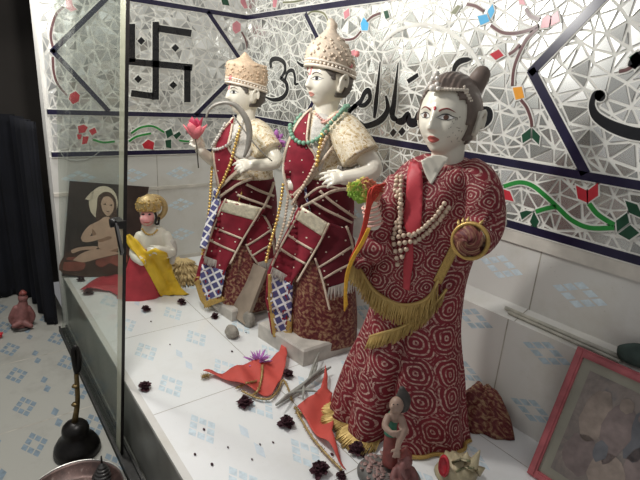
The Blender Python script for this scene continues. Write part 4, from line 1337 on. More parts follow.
# ======== the two crowned male statues
def male(F, cfg):
    S = empty('statue', F.A)
    tag(S, cfg['label'], 'statue')
    HD = Head(F.pt(*cfg['head']), cfg['az'], cfg.get('pitch', 0), cfg['k'])
    k = cfg['k']; ck = cfg['s']
    skin = MB(); skin.merge(HD.skull()); skin.merge(HD.ears())
    nx, ny = cfg['neck']
    skin.merge(limb([HD.w(0, -.02, -.03), F.pt(nx, ny, 0), F.pt(nx+3, ny+18*ck, -.01)], [.047*k, .046*k, .07*k], 20, 4))
    skin.merge(F.body(cfg['torso_in'], 32, 3))
    for L, rad in cfg['limbs']:
        skin.merge(limb([F.pt(*p) for p in L], rad, 14, 4))
    for h in cfg['hands']:
        skin.merge(hand(F.pt(*h[0]), F.pt(*h[1])-F.pt(*h[0]), F.r*h[2][0]+F.n*h[2][1]+Z*h[2][2], h[3], h[4], h[5]))
    body = remeshed(skin, .0034, 2); SB = body.bvh()
    body.build('body', M[cfg['skin']], S)
    face_paint(HD, SB, S, 'brow', 'eye_dark', 'lip_pale', 1.25, 1.15, cfg.get('tilak'))
    HD.shell(lambda a, b, c: (b < .10 and c > -.55 and not (abs(a) > .80 and -.42 < c < .30 and b > -.22)) or (c > .28 and b < .55) or (b < .46 and abs(a) > .6 and c > .20) or (abs(a) > .5 and c > -.02 and .16 < b < .34+1.0*c), .007, lambda a, b, c: .0012*sin(44*c)).build('hair', M['hair'], S)
    # crown
    cr = MB()
    def ringat(z, rx, rf, rb, wob=0, lean=0):
        out = []
        for i in range(56):
            t = 2*pi*i/56; c_ = cos(t); s_ = sin(t); w = 1+wob*sin(14*t)
            out.append(HD.w(rx*c_*w, (rf if s_ > 0 else rb)*s_*w+lean, z+.020*s_*(1 if z < .12 else .3)))
        return out
    cr.merge(ringloft([ringat(*r) for r in cfg['crown']], 0, True))
    co = cr.build('crown', M[cfg['crownmat']], S)
    z0, rx, rf, rb = cfg['crown'][0][:4]
    bd = MB()
    for dz, rad in ((.004, .0062), (.024, .0045)):
        bd.merge(tube(ringat(z0+dz, rx+.003, rf+.003, rb+.003), rad*k, 8, closed=True))
    for i in range(40):
        t = 2*pi*i/40
        bd.merge(ball(HD.w((rx+.004)*cos(t), (rf if sin(t) > 0 else rb)*sin(t)+.004*sin(t), z0+.014+.020*sin(t)), .0055*k, 8, 6))
    bd.build('crown_band', M['pearl'], co)
    cb = cr.bvh()
    orn = MB(); rr = random.Random(9)
    for i in range(170):
        t = rr.uniform(0, 2*pi); z = rr.uniform(z0+.03, cfg['crown_top'])
        o = HD.w(cos(t)*.2, sin(t)*.2, z); dd = (HD.w(0, 0, z)-o).normalized()
        loc, nr, ix, ds = cb.ray_cast(o, dd)
        if loc is not None: orn.merge(ball(loc, rr.uniform(.0035, .007)*k, 7, 5))
    orn.build('crown_beading', M[cfg['ornmat']], co)
    for (x, y, r) in cfg['gems']:
        p, nr, ok = cast(x, y, cb, .002, 2)
        gm = ball(p, r, 10, 7, 0, 1, 1, 1.15); gm.build('red_stone', M['pink_paint'], co)
    # clothes
    chest = F.body(cfg['chest'], 64, 5, cap=False); chest.build('tunic', M['brocade'], S)
    waist = F.body(cfg['waist'], 72, 5, lambda th, y: .012*sin(9*th+y*.1), cap=False); waist.build('waist_cloth', M['velvet_dark'], S)
    skirt = F.body(cfg['skirt'], 96, 5, lambda th, y: .030*sin(8*th+.03*y)*min(1, max(0, (y-cfg['fy'])/50)), cap=True); skirt.build('skirt', M['skirt'], S)
    sl = tube([F.pt(*p) for p in cfg['sleeve'][0]], cfg['sleeve'][1], 28, smooth=5)
    so = sl.build('sleeve', M['brocade'], S)
    allc = MB(); allc.merge(chest); allc.merge(waist); allc.merge(skirt)
    B = allc.bvh()
    allc2 = MB(); allc2.merge(allc); allc2.merge(sl); B2 = allc2.bvh()
    dstroke(cfg['cuff'], 4, B2, .004, th=.003).build('sleeve_trim', M['lace'], so)
    # red vest front
    v = drape(cfg['vest'], B, .007, 3.0, .004, curve=True); vo = v.build('vest', M['velvet'], S)
    vp = cfg['vest']
    h_ = len(vp)//2
    for seg in (vp[:h_+1], vp[h_:]+[vp[0]]): dstroke(seg, cfg['pw'], B, .010, th=.004, n=4).build('vest_piping', M['piping'], vo)
    if 'lacefront' in cfg:
        drape(cfg['lacefront'], B, .006, 3.0, .003, curve=True, bump=lambda x, y: .003*sin(y*.9)).build('lace_front', M['lace'], S)
    # sashes
    for sa in cfg['sashes']:
        base = drape(sa['outline'], B, sa.get('off', .016), 3.2, .004, sc=cfg['sc'], bump=lambda x, y: .0025*sin(.25*x+.12*y))
        bo = base.build('sash', M[sa['mat']], S)
        bb = base.bvh()
        for pth in sa.get('pipes', []):
            dstroke(pth, cfg['pw'], bb, .0035, th=.003).build('piping', M['piping'], bo)
        for q, mt, nm in sa.get('patches', []):
            drape(q, bb, .0025, 3.0, .002, sc=cfg['sc'], rot=sa.get('rot', 0)).build(nm, M[mt], bo)
        for q in sa.get('fringes', []):
            P = [cast(x, y, bb, .004, (F.pt(x, y)-CAM).length)[0] for x, y in q[0]]
            P = [V(p) for p in crom([tuple(p) for p in P], 4)]
            fringe(P, F.r*q[1][0]+Z*q[1][1]+F.n*.12, q[2], q[3], .0048).build('fringe', M[q[4]], bo)
    for path, mt, w in cfg['pipes']:
        dstroke(path, w, B, .013, th=.004).build('cloth_strip', M[mt], S)
    for path, r, mt, nm in cfg['strings']:
        beads(path, r, B2, r*.8+.012, 1.75, back=(F.A+Z*.6-CAM).length).build(nm, M[mt], S)
    return S, HD, B2

F2 = Fig(1.2, -.30)
ram = dict(label='middle statue, white marble crowned male in red velvet, beside the female statue', head=(328.5, 80, .0), az=-.02, k=.90, s=1, skin='marble', neck=(326, 112), crownmat='crown', ornmat='piping',
    torso_in=[(200, 306, 344, .7, 0), (170, 300, 345, .7, 0), (145, 300, 345, .7, 0), (130, 303, 346, .62, 0), (121, 308, 343, .6, 0), (115, 316, 337, .6, 0)],
    limbs=[([(345, 130, .05), (371, 164, .13), (366, 174, .155), (344, 178, .175)], [.036, .036, .031, .024]),
           ([(305, 135, -.02), (290, 165, -.04), (292, 185, .02)], [.034, .03, .026])],
    hands=[((346, 178, .175), (324, 178, .20), (-.1, .75, .6), .92, (.25, .35, .45, .6), 1)],
    crown=[(.026, .084, .094, .108), (.045, .085, .095, .108), (.066, .088, .097, .108), (.088, .086, .092, .102), (.110, .076, .080, .088, 0), (.135, .058, .062, .066), (.158, .037, .040, .042), (.175, .021, .023, .023), (.186, .017, .018, .018), (.194, .021, .021, .021), (.204, .020, .020, .020), (.214, .011, .011, .011)],
    crown_top=.15, gems=[(357, 54, .011), (350.5, 66, .007), (310, 68, .010)], tilak='line',
    chest=[(178, 291, 352, .78, 0), (160, 286, 351, .76, 0), (145, 287, 351, .72, 0), (130, 294, 351, .66, 0), (120, 301, 349, .6, 0), (114, 309, 343, .58, 0), (110, 316, 337, .56, 0)],
    waist=[(262, 299, 353, .8, 0), (240, 301, 353, .8, 0), (215, 299, 354, .8, 0), (195, 294, 354, .8, 0), (176, 290, 353, .79, 0)],
    skirt=[(336, 288, 357, .80, 0), (318, 289, 357, .80, 0), (298, 291, 356, .8, 0), (278, 295, 354, .8, 0), (255, 299, 353, .8, 0)], fy=260,
    sleeve=([(337, 124, .02), (345, 131, .06), (353, 144, .095), (361, 158, .12)], [.052, .060, .066, .069]),
    cuff=[(337, 167), (348, 170), (362, 168), (379, 160)],
    vest=[(312, 109), (303, 119), (296, 130), (288, 150), (285, 170), (288, 190), (292, 199), (300, 191), (311, 180), (317, 168), (315, 155), (308, 143), (309, 126)], pw=2.1,
    lacefront=[(316, 114), (328, 116), (334, 122), (331, 140), (325, 158), (320, 172), (316, 158), (311, 146), (312, 128)], sc=280,
    sashes=[dict(outline=[(300, 207), (329, 222), (346, 228), (353, 240), (355, 278), (329, 289), (316, 259), (322, 236), (300, 220)], off=.012, mat='velvet_dark',
                 pipes=[[(315, 258), (322, 278), (328, 303), (330, 310)], [(318, 268), (334, 258), (352, 246)], [(323, 279), (338, 270), (354, 262)], [(346, 226), (351, 240), (354, 262), (355, 280)]],
                 fringes=[([(329, 287), (342, 283), (356, 277)], (.0, -1), .05, 44, 'fringe_silver')]),
            dict(outline=[(303, 205), (331, 223), (322, 240), (309, 262), (298, 282), (292, 300), (291, 330), (286, 334), (274, 334), (268, 300), (270, 272), (280, 248), (292, 225)], off=.026, mat='velvet', rot=.5,
                 pipes=[[(303, 205), (292, 226), (280, 248), (272, 266)], [(329, 223), (320, 242), (308, 263), (297, 282)], [(287, 234), (299, 242), (313, 250)], [(280, 248), (292, 256), (306, 264)]],
                 patches=[([(303, 207), (328, 223), (322, 236), (296, 219)], 'silver', 'silver_band'), ([(272, 274), (293, 285), (291, 328), (286, 332), (276, 332), (270, 300)], 'lattice', 'lattice_panel'),
                          ([(268, 274), (272, 274), (273, 300), (277, 331), (286, 331), (290, 300), (293, 296), (292, 334), (286, 338), (273, 337), (268, 300)], 'gold_trim', 'gold_border')],
                 fringes=[([(273, 267), (285, 274), (297, 281)], (-.2, -1), .036, 40, 'fringe_silver'), ([(270, 331), (279, 333), (291, 332)], (0, -1), .026, 34, 'fringe')])],
    pipes=[([(293, 197), (307, 183), (318, 166), (330, 150), (341, 136)], 'piping', 3.2), ([(304, 206), (318, 198), (334, 190), (352, 188)], 'piping', 3), ([(320, 190), (330, 200), (346, 212), (353, 218)], 'piping', 2.6), ([(312, 200), (328, 210), (350, 222)], 'piping', 2.4),
           ([(306, 197), (322, 186), (346, 190)], 'piping', 2.2), ([(287, 196), (284, 215), (279, 240)], 'lattice', 7)],
    strings=[([(317, 117), (323, 122), (329, 123), (335, 120), (341, 115)], .005, 'rouge', 'pink_bead_necklace'), ([(348, 106), (340, 119), (328, 131), (316, 141), (306, 144), (298, 141), (294.5, 133), (296, 122), (303, 113)], .0085, 'green_bead', 'green_bead_necklace'),
             ([(330, 131), (322, 146), (318, 158), (312, 172), (304, 188), (296, 204), (288, 226)], .0066, 'bead_tan', 'pearl_string'),
             ([(322, 136), (319, 150), (317, 164)], .0078, 'gold_bead', 'gold_bead_string'), ([(283, 185), (281, 200), (277, 220), (270, 245), (266, 262)], .0068, 'gold_bead', 'gold_bead_string'),
             ([(288, 196), (286, 212), (283, 228), (276, 250)], .0062, 'bead_tan', 'pearl_string')])
S2, H2, B2r = male(F2, ram)

F3 = Fig(.74, -.42)
lak = dict(label='farthest statue, white marble crowned male in red velvet holding a bow and pink flower', head=(245.5, 93, .0), az=-.02, k=.84, s=.85, skin='marble', neck=(246, 118), crownmat='crown_peach', ornmat='crown_peach',
    torso_in=[(195, 226, 268, .7, 0), (170, 222, 268, .7, 0), (150, 222, 268, .7, 0), (138, 226, 267, .62, 0), (130, 232, 262, .6, 0), (124, 238, 257, .6, 0)],
    limbs=[([(258, 135, .05), (275, 158, .12), (270, 164, .145), (252, 165, .165)], [.033, .032, .027, .022]),
           ([(228, 136, -.03), (220, 162, -.05), (208, 157, .02), (200, 150, .07)], [.03, .028, .024, .020])],
    hands=[((253, 165, .165), (236, 166, .20), (-.1, .75, .6), .88, (.45, .6, .7, .8), 1), ((202, 151, .06), (194, 139, .10), (.5, .8, .1), .85, (.7, .8, .85, .9), 1)],
    crown=[(.022, .084, .094, .106), (.045, .086, .095, .107), (.075, .088, .097, .108), (.105, .089, .097, .107), (.128, .088, .095, .104), (.138, .080, .086, .094), (.143, .055, .06, .065), (.156, .030, .032, .034), (.172, .018, .018, .018), (.182, .008, .008, .008)],
    crown_top=.13, gems=[(231, 78, .008)], tilak='line',
    chest=[(178, 216, 273, .78, 0), (162, 213, 273, .76, 0), (150, 214, 273, .72, 0), (139, 218, 272, .66, 0), (130, 225, 269, .6, 0), (125, 232, 263, .58, 0), (121, 237, 258, .56, 0)],
    waist=[(245, 222, 275, .8, 0), (228, 224, 276, .8, 0), (208, 222, 277, .8, 0), (190, 218, 276, .8, 0), (176, 215, 274, .79, 0)],
    skirt=[(302, 214, 276, .80, 0), (288, 215, 276, .80, 0), (270, 217, 276, .8, 0), (250, 220, 276, .8, 0), (238, 222, 276, .8, 0)], fy=240,
    sleeve=([(253, 128, .02), (259, 134, .05), (264, 143, .08), (269, 152, .105)], [.046, .054, .058, .060]),
    cuff=[(247, 156), (256, 160), (268, 159), (280, 152)],
    vest=[(234, 118), (226, 128), (219, 140), (215, 152), (217, 170), (221, 188), (227, 180), (240, 166), (234, 156), (229, 147), (232, 132)], pw=1.9,
    lacefront=[(236, 120), (248, 119), (256, 124), (256, 140), (250, 155), (243, 160), (236, 156), (231, 147), (233, 132)], sc=250,
    sashes=[dict(outline=[(258, 212), (268, 220), (273, 237), (275, 259), (257, 264), (246, 246), (248, 222)], off=.012, mat='velvet',
                 pipes=[[(246, 244), (251, 254), (258, 264)], [(246, 246), (259, 238), (272, 229)], [(252, 256), (263, 249), (274, 243)], [(264, 216), (271, 230), (275, 259)]],
                 fringes=[([(258, 262), (266, 260), (275, 257)], (.0, -1), .05, 36, 'fringe_silver')]),
            dict(outline=[(226, 199), (263, 208), (252, 224), (242, 241), (232, 262), (228, 272), (222, 298), (206, 303), (197, 282), (202, 262), (210, 238), (218, 216)], off=.026, mat='velvet', rot=.5,
                 pipes=[[(226, 199), (218, 216), (210, 238), (204, 258)], [(262, 208), (251, 226), (241, 243), (230, 264)], [(215, 228), (228, 233), (243, 239)], [(210, 240), (222, 246), (236, 252)]],
                 patches=[([(226, 199), (262, 208), (254, 220), (221, 211)], 'silver', 'silver_band'), ([(202, 264), (226, 271), (221, 296), (207, 301), (199, 282)], 'lattice', 'lattice_panel'),
                          ([(193, 278), (199, 276), (204, 290), (208, 300), (222, 295), (226, 300), (206, 308), (200, 300)], 'gold_trim', 'gold_border')],
                 fringes=[([(205, 256), (217, 260), (230, 264)], (-.2, -1), .036, 36, 'fringe_silver'), ([(204, 302), (213, 301), (223, 297)], (0, -1), .03, 30, 'fringe')])],
    pipes=[([(222, 187), (234, 175), (246, 166)], 'piping', 2.8), ([(222, 196), (238, 184), (252, 178)], 'piping', 2.6), ([(246, 184), (258, 190), (272, 196)], 'piping', 2.6), ([(238, 194), (252, 200), (270, 207)], 'piping', 2.4), ([(272, 182), (266, 200), (256, 220)], 'piping', 2.4),
           ([(219, 188), (216, 205), (209, 228), (204, 248)], 'lattice', 7), ([(213, 196), (208, 220), (201, 250), (194, 280)], 'gold_trim', 4)],
    strings=[([(213, 152), (211.5, 175), (210, 200), (207, 228), (202, 255)], .0072, 'gold_bead', 'gold_bead_string'),
             ([(241, 128), (236, 146), (232, 162), (226, 178), (219, 198), (211, 222), (206, 245)], .0068, 'gold_bead', 'gold_bead_string'),
             ([(232, 119), (222, 137), (216, 148), (220, 150), (230, 145), (240, 131), (244, 122)], .0068, 'lace', 'white_bead_necklace')])
S3, H3, B3l = male(F3, lak)

# plinths of the two crowned statues
def plinth(pa, pb, pc, h, root, grow=0):
    A, B_, C_ = onfloor(*pa), onfloor(*pb), onfloor(*pc); D = A+C_-B_
    c = (A+C_)/2
    P = [A, B_, C_, D]
    m = MB(); vs = [p+Z*.001 for p in P]+[p+Z*h for p in P]+[c+(p-c)*.95+Z*(h+.008) for p in P]
    m.add(vs, [(3, 2, 1, 0), (0, 1, 5, 4), (1, 2, 6, 5), (2, 3, 7, 6), (3, 0, 4, 7), (4, 5, 9, 8), (5, 6, 10, 9), (6, 7, 11, 10), (7, 4, 8, 11), (8, 9, 10, 11)])
    return m.build('plinth', M['marble_base'], root, False)
plinth((258, 337), (303, 367), (353, 350), .062, S2)
plinth((200, 300), (232, 322), (279, 308), .045, S3)
# ---------------------------------------------------------------- things on and around the statues
FLOOR = BVHTree.FromPolygons([(-1, -1.02, 0), (3.1, -1.02, 0), (3.1, 0, 0), (-1, 0, 0)], [(0, 1, 2, 3)])
def petals(c, r, n, mi=0, up=.5, sq=.35, jit=.4, rnd=random, wid=.45, ax=None):
    """ring of pointed petals round a centre"""
    m = MB(); c = V(c); ax = V(ax).normalized() if ax else Z
    e1 = ax.orthogonal().normalized(); e2 = ax.cross(e1)
    for k in range(n):
        t = 2*pi*k/n+rnd.uniform(-.2, .2); d = e1*cos(t)+e2*sin(t)
        u = up+rnd.uniform(-jit, jit)*.5; l = r*rnd.uniform(.8, 1.1)
        d2 = (d+ax*u).normalized(); s = ax.cross(d); s.normalize(); nrm = d2.cross(s)
        w = l*wid; b = c+d*r*.08
        P = [b, b+d2*l*.35+s*w*.5+nrm*w*.12, b+d2*l*.75+s*w*.42+nrm*w*.10, b+d2*l, b+d2*l*.75-s*w*.42+nrm*w*.10, b+d2*l*.35-s*w*.5+nrm*w*.12, b+d2*l*.5-nrm*w*.12]
        Q = [p-nrm*r*.03 for p in P]
        N = 7
        m.add(P+Q, [(0, 1, 6), (1, 2, 6), (2, 3, 6), (3, 4, 6), (4, 5, 6), (5, 0, 6)]+[(N+1, N, N+6), (N+2, N+1, N+6), (N+3, N+2, N+6), (N+4, N+3, N+6), (N+5, N+4, N+6), (N, N+5, N+6)]+[(i, N+i, N+(i+1) % 6, (i+1) % 6) for i in range(6)], mi)
    return m

# bow of the farthest statue
bp = [(206, 118), (209, 110), (216, 104.5), (226, 102.5), (235, 105), (242, 112), (247.5, 122), (249.5, 134), (248, 146), (244, 157)]
P = [F3.pt(x, y, .235) for x, y in bp]
t_ = empty('bow', F3.pt(244, 157, .235))
tag(t_, 'small grey curved bow held by the farthest crowned statue', 'bow')
tube(P, [.003, .005, .006, .007, .009, .011, .013, .012, .010, .005], 10, smooth=4).build('bow_limb', M['bow'], t_)
tube([F3.pt(233, 115, .235), F3.pt(246, 133, .24), F3.pt(259, 149, .245), F3.pt(272, 161, .24)], .0028, 6, smooth=3).build('bow_string', M['bow'], t_)

# lotus in the raised hand
c = F3.pt(195.5, 139, .115)
t_ = empty('flower', F3.pt(198, 166, .115))
tag(t_, 'pink artificial lotus flower on a dark stem in the raised hand of the farthest statue', 'flower')
rr = random.Random(4)
m = petals(c, .078, 7, 0, 1.5, rnd=rr, jit=.3, wid=.5); m.build('petals', M['lotus'], t_)
m = petals(c+Z*.014, .072, 4, 0, 3.0, rnd=rr, jit=.3, wid=.5); m.build('inner_petals', M['lotus_dk'], t_)
tube([c, F3.pt(197, 150, .115), F3.pt(198.5, 168, .115)], .0025, 6).build('stem', M['stem'], t_)

# purple flowers
c = F3.pt(276, 141, .085)
t_ = empty('flower', c)
tag(t_, 'bright purple flower tucked between the two crowned statues at shoulder height', 'flower')
m = petals(c, .046, 9, 0, .3, rnd=rr, wid=.42, ax=F3.n); m.merge(petals(c+F3.n*.008, .03, 7, 0, .8, rnd=rr, wid=.42, ax=F3.n)); m.build('petals', M['purple'], t_)
tube([c-F3.n*.004, c-F3.n*.03-Z*.02, F3.pt(280, 152, .01)], .004, 6).build('stem', M['stem'], t_)
c = onfloor(258, 366); c.z = .016
t_ = empty('flower', V((c.x, c.y, 0)))
tag(t_, 'purple daisy-like flower lying beside the larger red flag on the white platform', 'flower')
m = petals(c, .052, 20, 0, .45, rnd=rr, wid=.16, jit=.7); m.merge(petals(c+Z*.006, .045, 16, 0, .9, rnd=rr, wid=.16, jit=.7)); m.build('petals', M['purple'], t_)
ball(c, .013, 10, 7, 0, 1, 1, .8).build('flower_head', M['lotus_dk'], t_)

rthr = .0023
# yellow-green flowers and holy threads at the female statue's raised hand
c = F.pt(366, 190, .155)
t_ = empty('flower_bunch', F.pt(366, 197, .16))
tag(t_, 'yellow-green and orange flower bunch in the raised hand of the maroon statue', 'flowers')
for nm, mt, L_ in (('green_petals', 'yg_green', ((-9, 0, .019), (-3, 4, .020), (-6, 7, .016), (-12, 3, .013))), ('yellow_petals', 'yg_yellow', ((-4, -4, .019), (2, 3, .019), (-12, -3, .014))), ('orange_petals', 'yg_orange', ((4, -4, .018), (9, 0, .018), (8, 5, .015), (1, -7, .014)))):
    m = MB()
    for dx, dy, r in L_:
        p = F.pt(366+dx, 190+dy*.8, .160)
        m.merge(petals(p, r*1.35, 8, 0, .35, rnd=rr, wid=.75, ax=F.n)); m.merge(petals(p+F.n*.006, r*.9, 6, 0, .9, rnd=rr, wid=.7, ax=F.n))
    m.build(nm, M[mt], t_)
t_ = empty('thread', F.pt(346, 312, .15))
tag(t_, 'red and yellow holy thread hanging from the raised hand of the maroon statue', 'thread')
m = MB()
for k in range(5):
    o = k*1.7-3.4
    m.merge(tube([F.pt(383-o, 187+o, .165), F.pt(374+o, 192+o, .185), F.pt(369+o*.6, 205, .185), F.pt(365+o*.5, 225, .18), F.pt(359+o*.4, 243, .175), F.pt(351+o*.5, 261, .17)], rthr, 6, smooth=3))
for k in range(3):
    m.merge(tube([F.pt(384, 186+k*3, .165), F.pt(375-k, 186+k*2, .187), F.pt(371, 194+k*3, .185)], rthr, 6, smooth=3))
m.build('red_strands', M['thread_red'], t_)
m = MB()
for k in range(4):
    o = k*1.9-2.8
    m.merge(tube([F.pt(369+o*.4, 228, .183), F.pt(362+o*.5, 243, .18), F.pt(352+o*.4, 260, .178), F.pt(347+o*.4, 276, .175), F.pt(345.5+o*.3, 294, .17), F.pt(346+o*.5, 311-k*2, .165)], rthr, 6, smooth=3))
m.build('yellow_strands', M['thread_yellow'], t_)

# grey plank, stones
A_, B_, C_ = onfloor(231, 316), onfloor(246, 327), F3.pt(267, 272, .175)
ax = (B_-A_)/2; up = (C_-B_)/2; nr = ax.cross(up).normalized()*.008
m = obox((A_+B_)/2+up+V((0, 0, .010)), ax, nr, up, 0)
single(m, 'plank', M['plank'], 'greyish wooden plank leaning between the two crowned statues', 'plank', smooth=False)
def stone(px, py, r, label, sx=1, sy=1, sz=.7, mat='grey_stone', seed=1):
    p = onfloor(px, py); m = ball((p.x, p.y, r*sz*.9), r, 14, 10, 0, sx, sy, sz)
    for i, q in enumerate(m.v):
        d = q-V((p.x, p.y, r*sz*.9)); q += d*(.35*mnoise.noise(d*(1.6/r)+V((seed*7, 0, 0))))
        if q.z < .001: q.z = .001
    return single(m, 'stone', M[mat], label, 'stone', smooth=False)
stone(232, 337, .034, 'rough grey stone lump below the leaning plank, nearest the viewer', 1.1, .8, .8, seed=2)
stone(249, 326, .030, 'rough grey stone lump right of the leaning plank beside a lattice cloth end', .9, .9, 1.2, seed=3)
stone(221, 310, .045, 'pale rounded stone left of the leaning plank under the farthest statue', 1, .8, .8, 'marble_base', 4)

# dried flowers strewn over the platform
def dried(px, py, r, label, mat='dry_rose', seed=1):
    r *= .84; rnd = random.Random(seed); p = onfloor(px, py); c = V((p.x, p.y, r*.42)); m = MB()
    for lay, (u, rr_) in enumerate(((.05, 1), (.5, .9), (1.2, .8), (2.5, .6))):
        m.merge(petals(c+Z*lay*r*.08, r*rr_, 8-lay, 0, u, rnd=rnd, wid=.75, jit=.9))
    m.merge(ball(c, r*.42, 10, 7, 0, 1, 1, .7))
    for q in m.v:
        q += V((rnd.uniform(-1, 1), rnd.uniform(-1, 1), rnd.uniform(-.6, .6)))*r*.13
        if q.z < .001: q.z = .001
    return single(m, 'dried_flower', M[mat], label, 'dried flower', 'dried flowers strewn on the platform', smooth=False)
for i, (x, y, r, lb) in enumerate((
    (245, 406, .031, 'dried dark flower lying below the middle of the larger red flag'),
    (286, 426, .031, 'blackish dried flower left of the smaller red flag, on the white tiles'),
    (288, 377, .026, 'dried dark flower tucked behind the right end of the larger red flag'),
    (319, 473, .032, 'dried maroon flower at the lower edge of the picture, below the smaller flag'),
    (357, 453, .030, 'dried maroon flower between the smaller flag and the small figurine'),
    (145, 389, .026, 'dried brown flower near the platform front edge beside the glass pane'),
    (182, 304, .026, 'dried black flower in front of the end of the yellow cloth'),
    (146, 311, .024, 'grey black dried flower in front of the red cloth, right of the glass edge'),
    (89, 294, .030, 'dried flower seen through the glass below the red cloth'),
    (81, 281, .024, 'dried flower seen through the glass under the corner of the saint picture'),
    (215, 318, .022, 'small dried flower in front of the lattice sash of the farthest statue'),
    (341, 478, .018, 'small dried petal clump at the very bottom of the picture beside the figurine base'))):
    dried(x, y, r, lb, seed=20+i)
m = MB(); rnd = random.Random(7)
for x, y in ((151, 322), (273, 443), (332, 455), (246, 333), (232, 352), (195, 455), (252, 460), (212, 465), (170, 345), (305, 405), (260, 445), (228, 448), (204, 430), (236, 330)):
    p = onfloor(x, y); q = ball((p.x, p.y, .003), rnd.uniform(.003, .007), 7, 5, 0, 1.2, .8, .5)
    m.merge(q)
for p in m.v: p.z = max(p.z, .0005)
o = m.build('petal_crumbs', M['dry_rose'], None); tag(o, 'dark crumbs of dried petals scattered over the white tiles', 'crumbs', kind='stuff')

# red flags
def floorcloth(poly, fz, th=.002, step=3.0, curve=False):
    return drape(poly, FLOOR, .004, step, th, bump=fz, curve=curve)
f1 = [(203, 376), (212, 374), (222, 376), (234, 375), (246, 370), (258, 368), (270, 364), (279, 359), (281, 352), (285, 352), (287, 360), (285, 372), (281, 382), (276, 393), (272, 398), (264, 398), (254, 396), (242, 391), (230, 386), (218, 380)]
t_ = empty('flag', onfloor(250, 385))
tag(t_, 'larger orange-red pennant with gold tinsel lying left on the white platform', 'flag')
bf1 = lambda x, y: .020+.010*sin(x*.11+y*.05)+.008*sin(x*.23-y*.19)+.035*max(0, (x-262)/25)*max(0, (372-y)/20)
m = floorcloth(f1, bf1); m.build('cloth', M['flag_red'], t_); bb = m.bvh()
mb = MB()
def tinsel(path, bv, r, n, lift=.004, sp=.013):
    q = crom(path, 14); m = MB(); P = []
    last = 1.5
    for p in q:
        a, nr, ok = cast(p[0], p[1], bv, lift, last)
        if not ok: a = onfloor(p[0], p[1], .012)
        P.append(a)
    m.merge(tube(P, r*.5, 6))
    rnd = random.Random(int(path[0][0]))
    for i in range(n):
        a = P[rnd.randrange(len(P))]; d = V((rnd.gauss(0, 1), rnd.gauss(0, 1), rnd.gauss(0, 1))).normalized(); s = d.orthogonal().normalized()*.0016
        e = a+d*sp*rnd.uniform(.5, 1)
        if e.z < .002: e.z = .002
        m.add([a-s, a+s, e], [(0, 1, 2)]); m.add([a-d.cross(s), a+d.cross(s), e], [(0, 1, 2)])
    return m
mb = tinsel([(262, 366), (262, 378), (258, 390), (252, 396)], bb, .008, 130)
mb.merge(tinsel([(242, 391), (252, 396), (262, 399), (271, 398), (278, 390), (283, 380), (288, 388), (292, 400)], bb, .007, 170))
mb.merge(tinsel([(236, 388), (246, 384), (256, 382)], bb, .005, 60))
mb.build('tinsel_trim', M['tinsel'], t_)
mb = tinsel([(209, 375), (205, 376), (203, 377)], bb, .010, 90, .006, .02)
mb.build('tassel', M['tinsel'], t_)
f2 = [(324.5, 376), (327, 384), (327, 394), (332, 398), (330, 408), (333, 418), (333, 430), (331, 440), (335, 452), (341, 464), (346, 471), (338, 464), (328, 452), (319, 443), (310, 432), (303, 421), (297, 411), (304, 408), (313, 404), (320, 396), (323, 386)]
t_ = empty('flag', onfloor(320, 425))
tag(t_, 'smaller orange-red pennant pointing at the viewer before the maroon sari hem', 'flag')
bf2 = lambda x, y: .018+.010*sin(x*.17+y*.06)+.008*sin(y*.13)+.03*max(0, (395-y)/20)
m = floorcloth(f2, bf2); m.build('cloth', M['flag_red'], t_); bb2 = m.bvh()
mb = tinsel([(297, 412), (304, 424), (312, 437), (322, 449), (332, 460), (342, 470)], bb2, .007, 150, .002)
mb.merge(tinsel([(295, 407), (297, 410), (302, 414)], bb2, .007, 80, .004))
mb.build('tinsel_trim', M['tinsel'], t_)
# grey spiky stalk
m = MB()
q = [onfloor(x, y, z) for x, y, z in ((276, 405, .012), (288, 396, .014), (304, 385, .02), (322, 372, .03), (331, 367, .035))]
m.merge(tube(q, [.004, .008, .010, .007, .003], 8, smooth=3))
for a, b in (((300, 388), (326, 366)), ((308, 382), (320, 351)), ((312, 380), (318, 362)), ((296, 392), (318, 392)), ((304, 386), (303, 400)), ((292, 394), (280, 402))):
    p = onfloor(*a, .022); e = onfloor(*b, .045); m.merge(tube([p, (p+e)/2+V((0, 0, .008)), e], [.004, .006, .001], 6, smooth=3))
for p in m.v: p.z = max(p.z, .002)
single(m, 'dry_stalk', M['dry_grey'], 'grey spiky dry stalk lying between the two red flags', 'stalk')

# ---- small monkey idol with gold cap, its red and yellow cloths
FH = Fig(.40, -.77)
S = empty('idol', FH.A)
tag(S, 'small white idol with pink face and gold cap, wrapped in yellow and red cloth', 'idol')
m = MB(); hc = FH.pt(149, 214, .02)
m.merge(ball(hc, .042, 20, 16, 0, .95, .95, 1.1)); m.merge(ball(FH.pt(146.5, 219, .045), .028, 16, 12, 0, 1, 1, .9))
m.merge(FH.body([(290, 128, 166, .7, 0), (262, 132, 170, .7, 0), (246, 136, 170, .7, 0), (234, 139, 168, .66, 0), (227, 144, 162, .6, 0)], 28, 3))
m.merge(limb([FH.pt(166, 236, .02), FH.pt(170, 252, .05), FH.pt(158, 250, .10)], [.026, .028, .022], 14, 4))
m.merge(limb([FH.pt(140, 236, .0), FH.pt(134, 254, .03), FH.pt(142, 262, .09)], [.024, .022, .018], 14, 4))
m.merge(hand(FH.pt(159, 250, .10), -FH.r, Z*.6+FH.n*.6, .7, (.6, .7, .8, .9), 1))
m.merge(limb([FH.pt(149, 222, .0), FH.pt(150, 232, 0)], [.028, .035], 14, 3))
bd = remeshed(m, .0034, 2); bd.build('body', M['marble'], S); BB = bd.bvh()
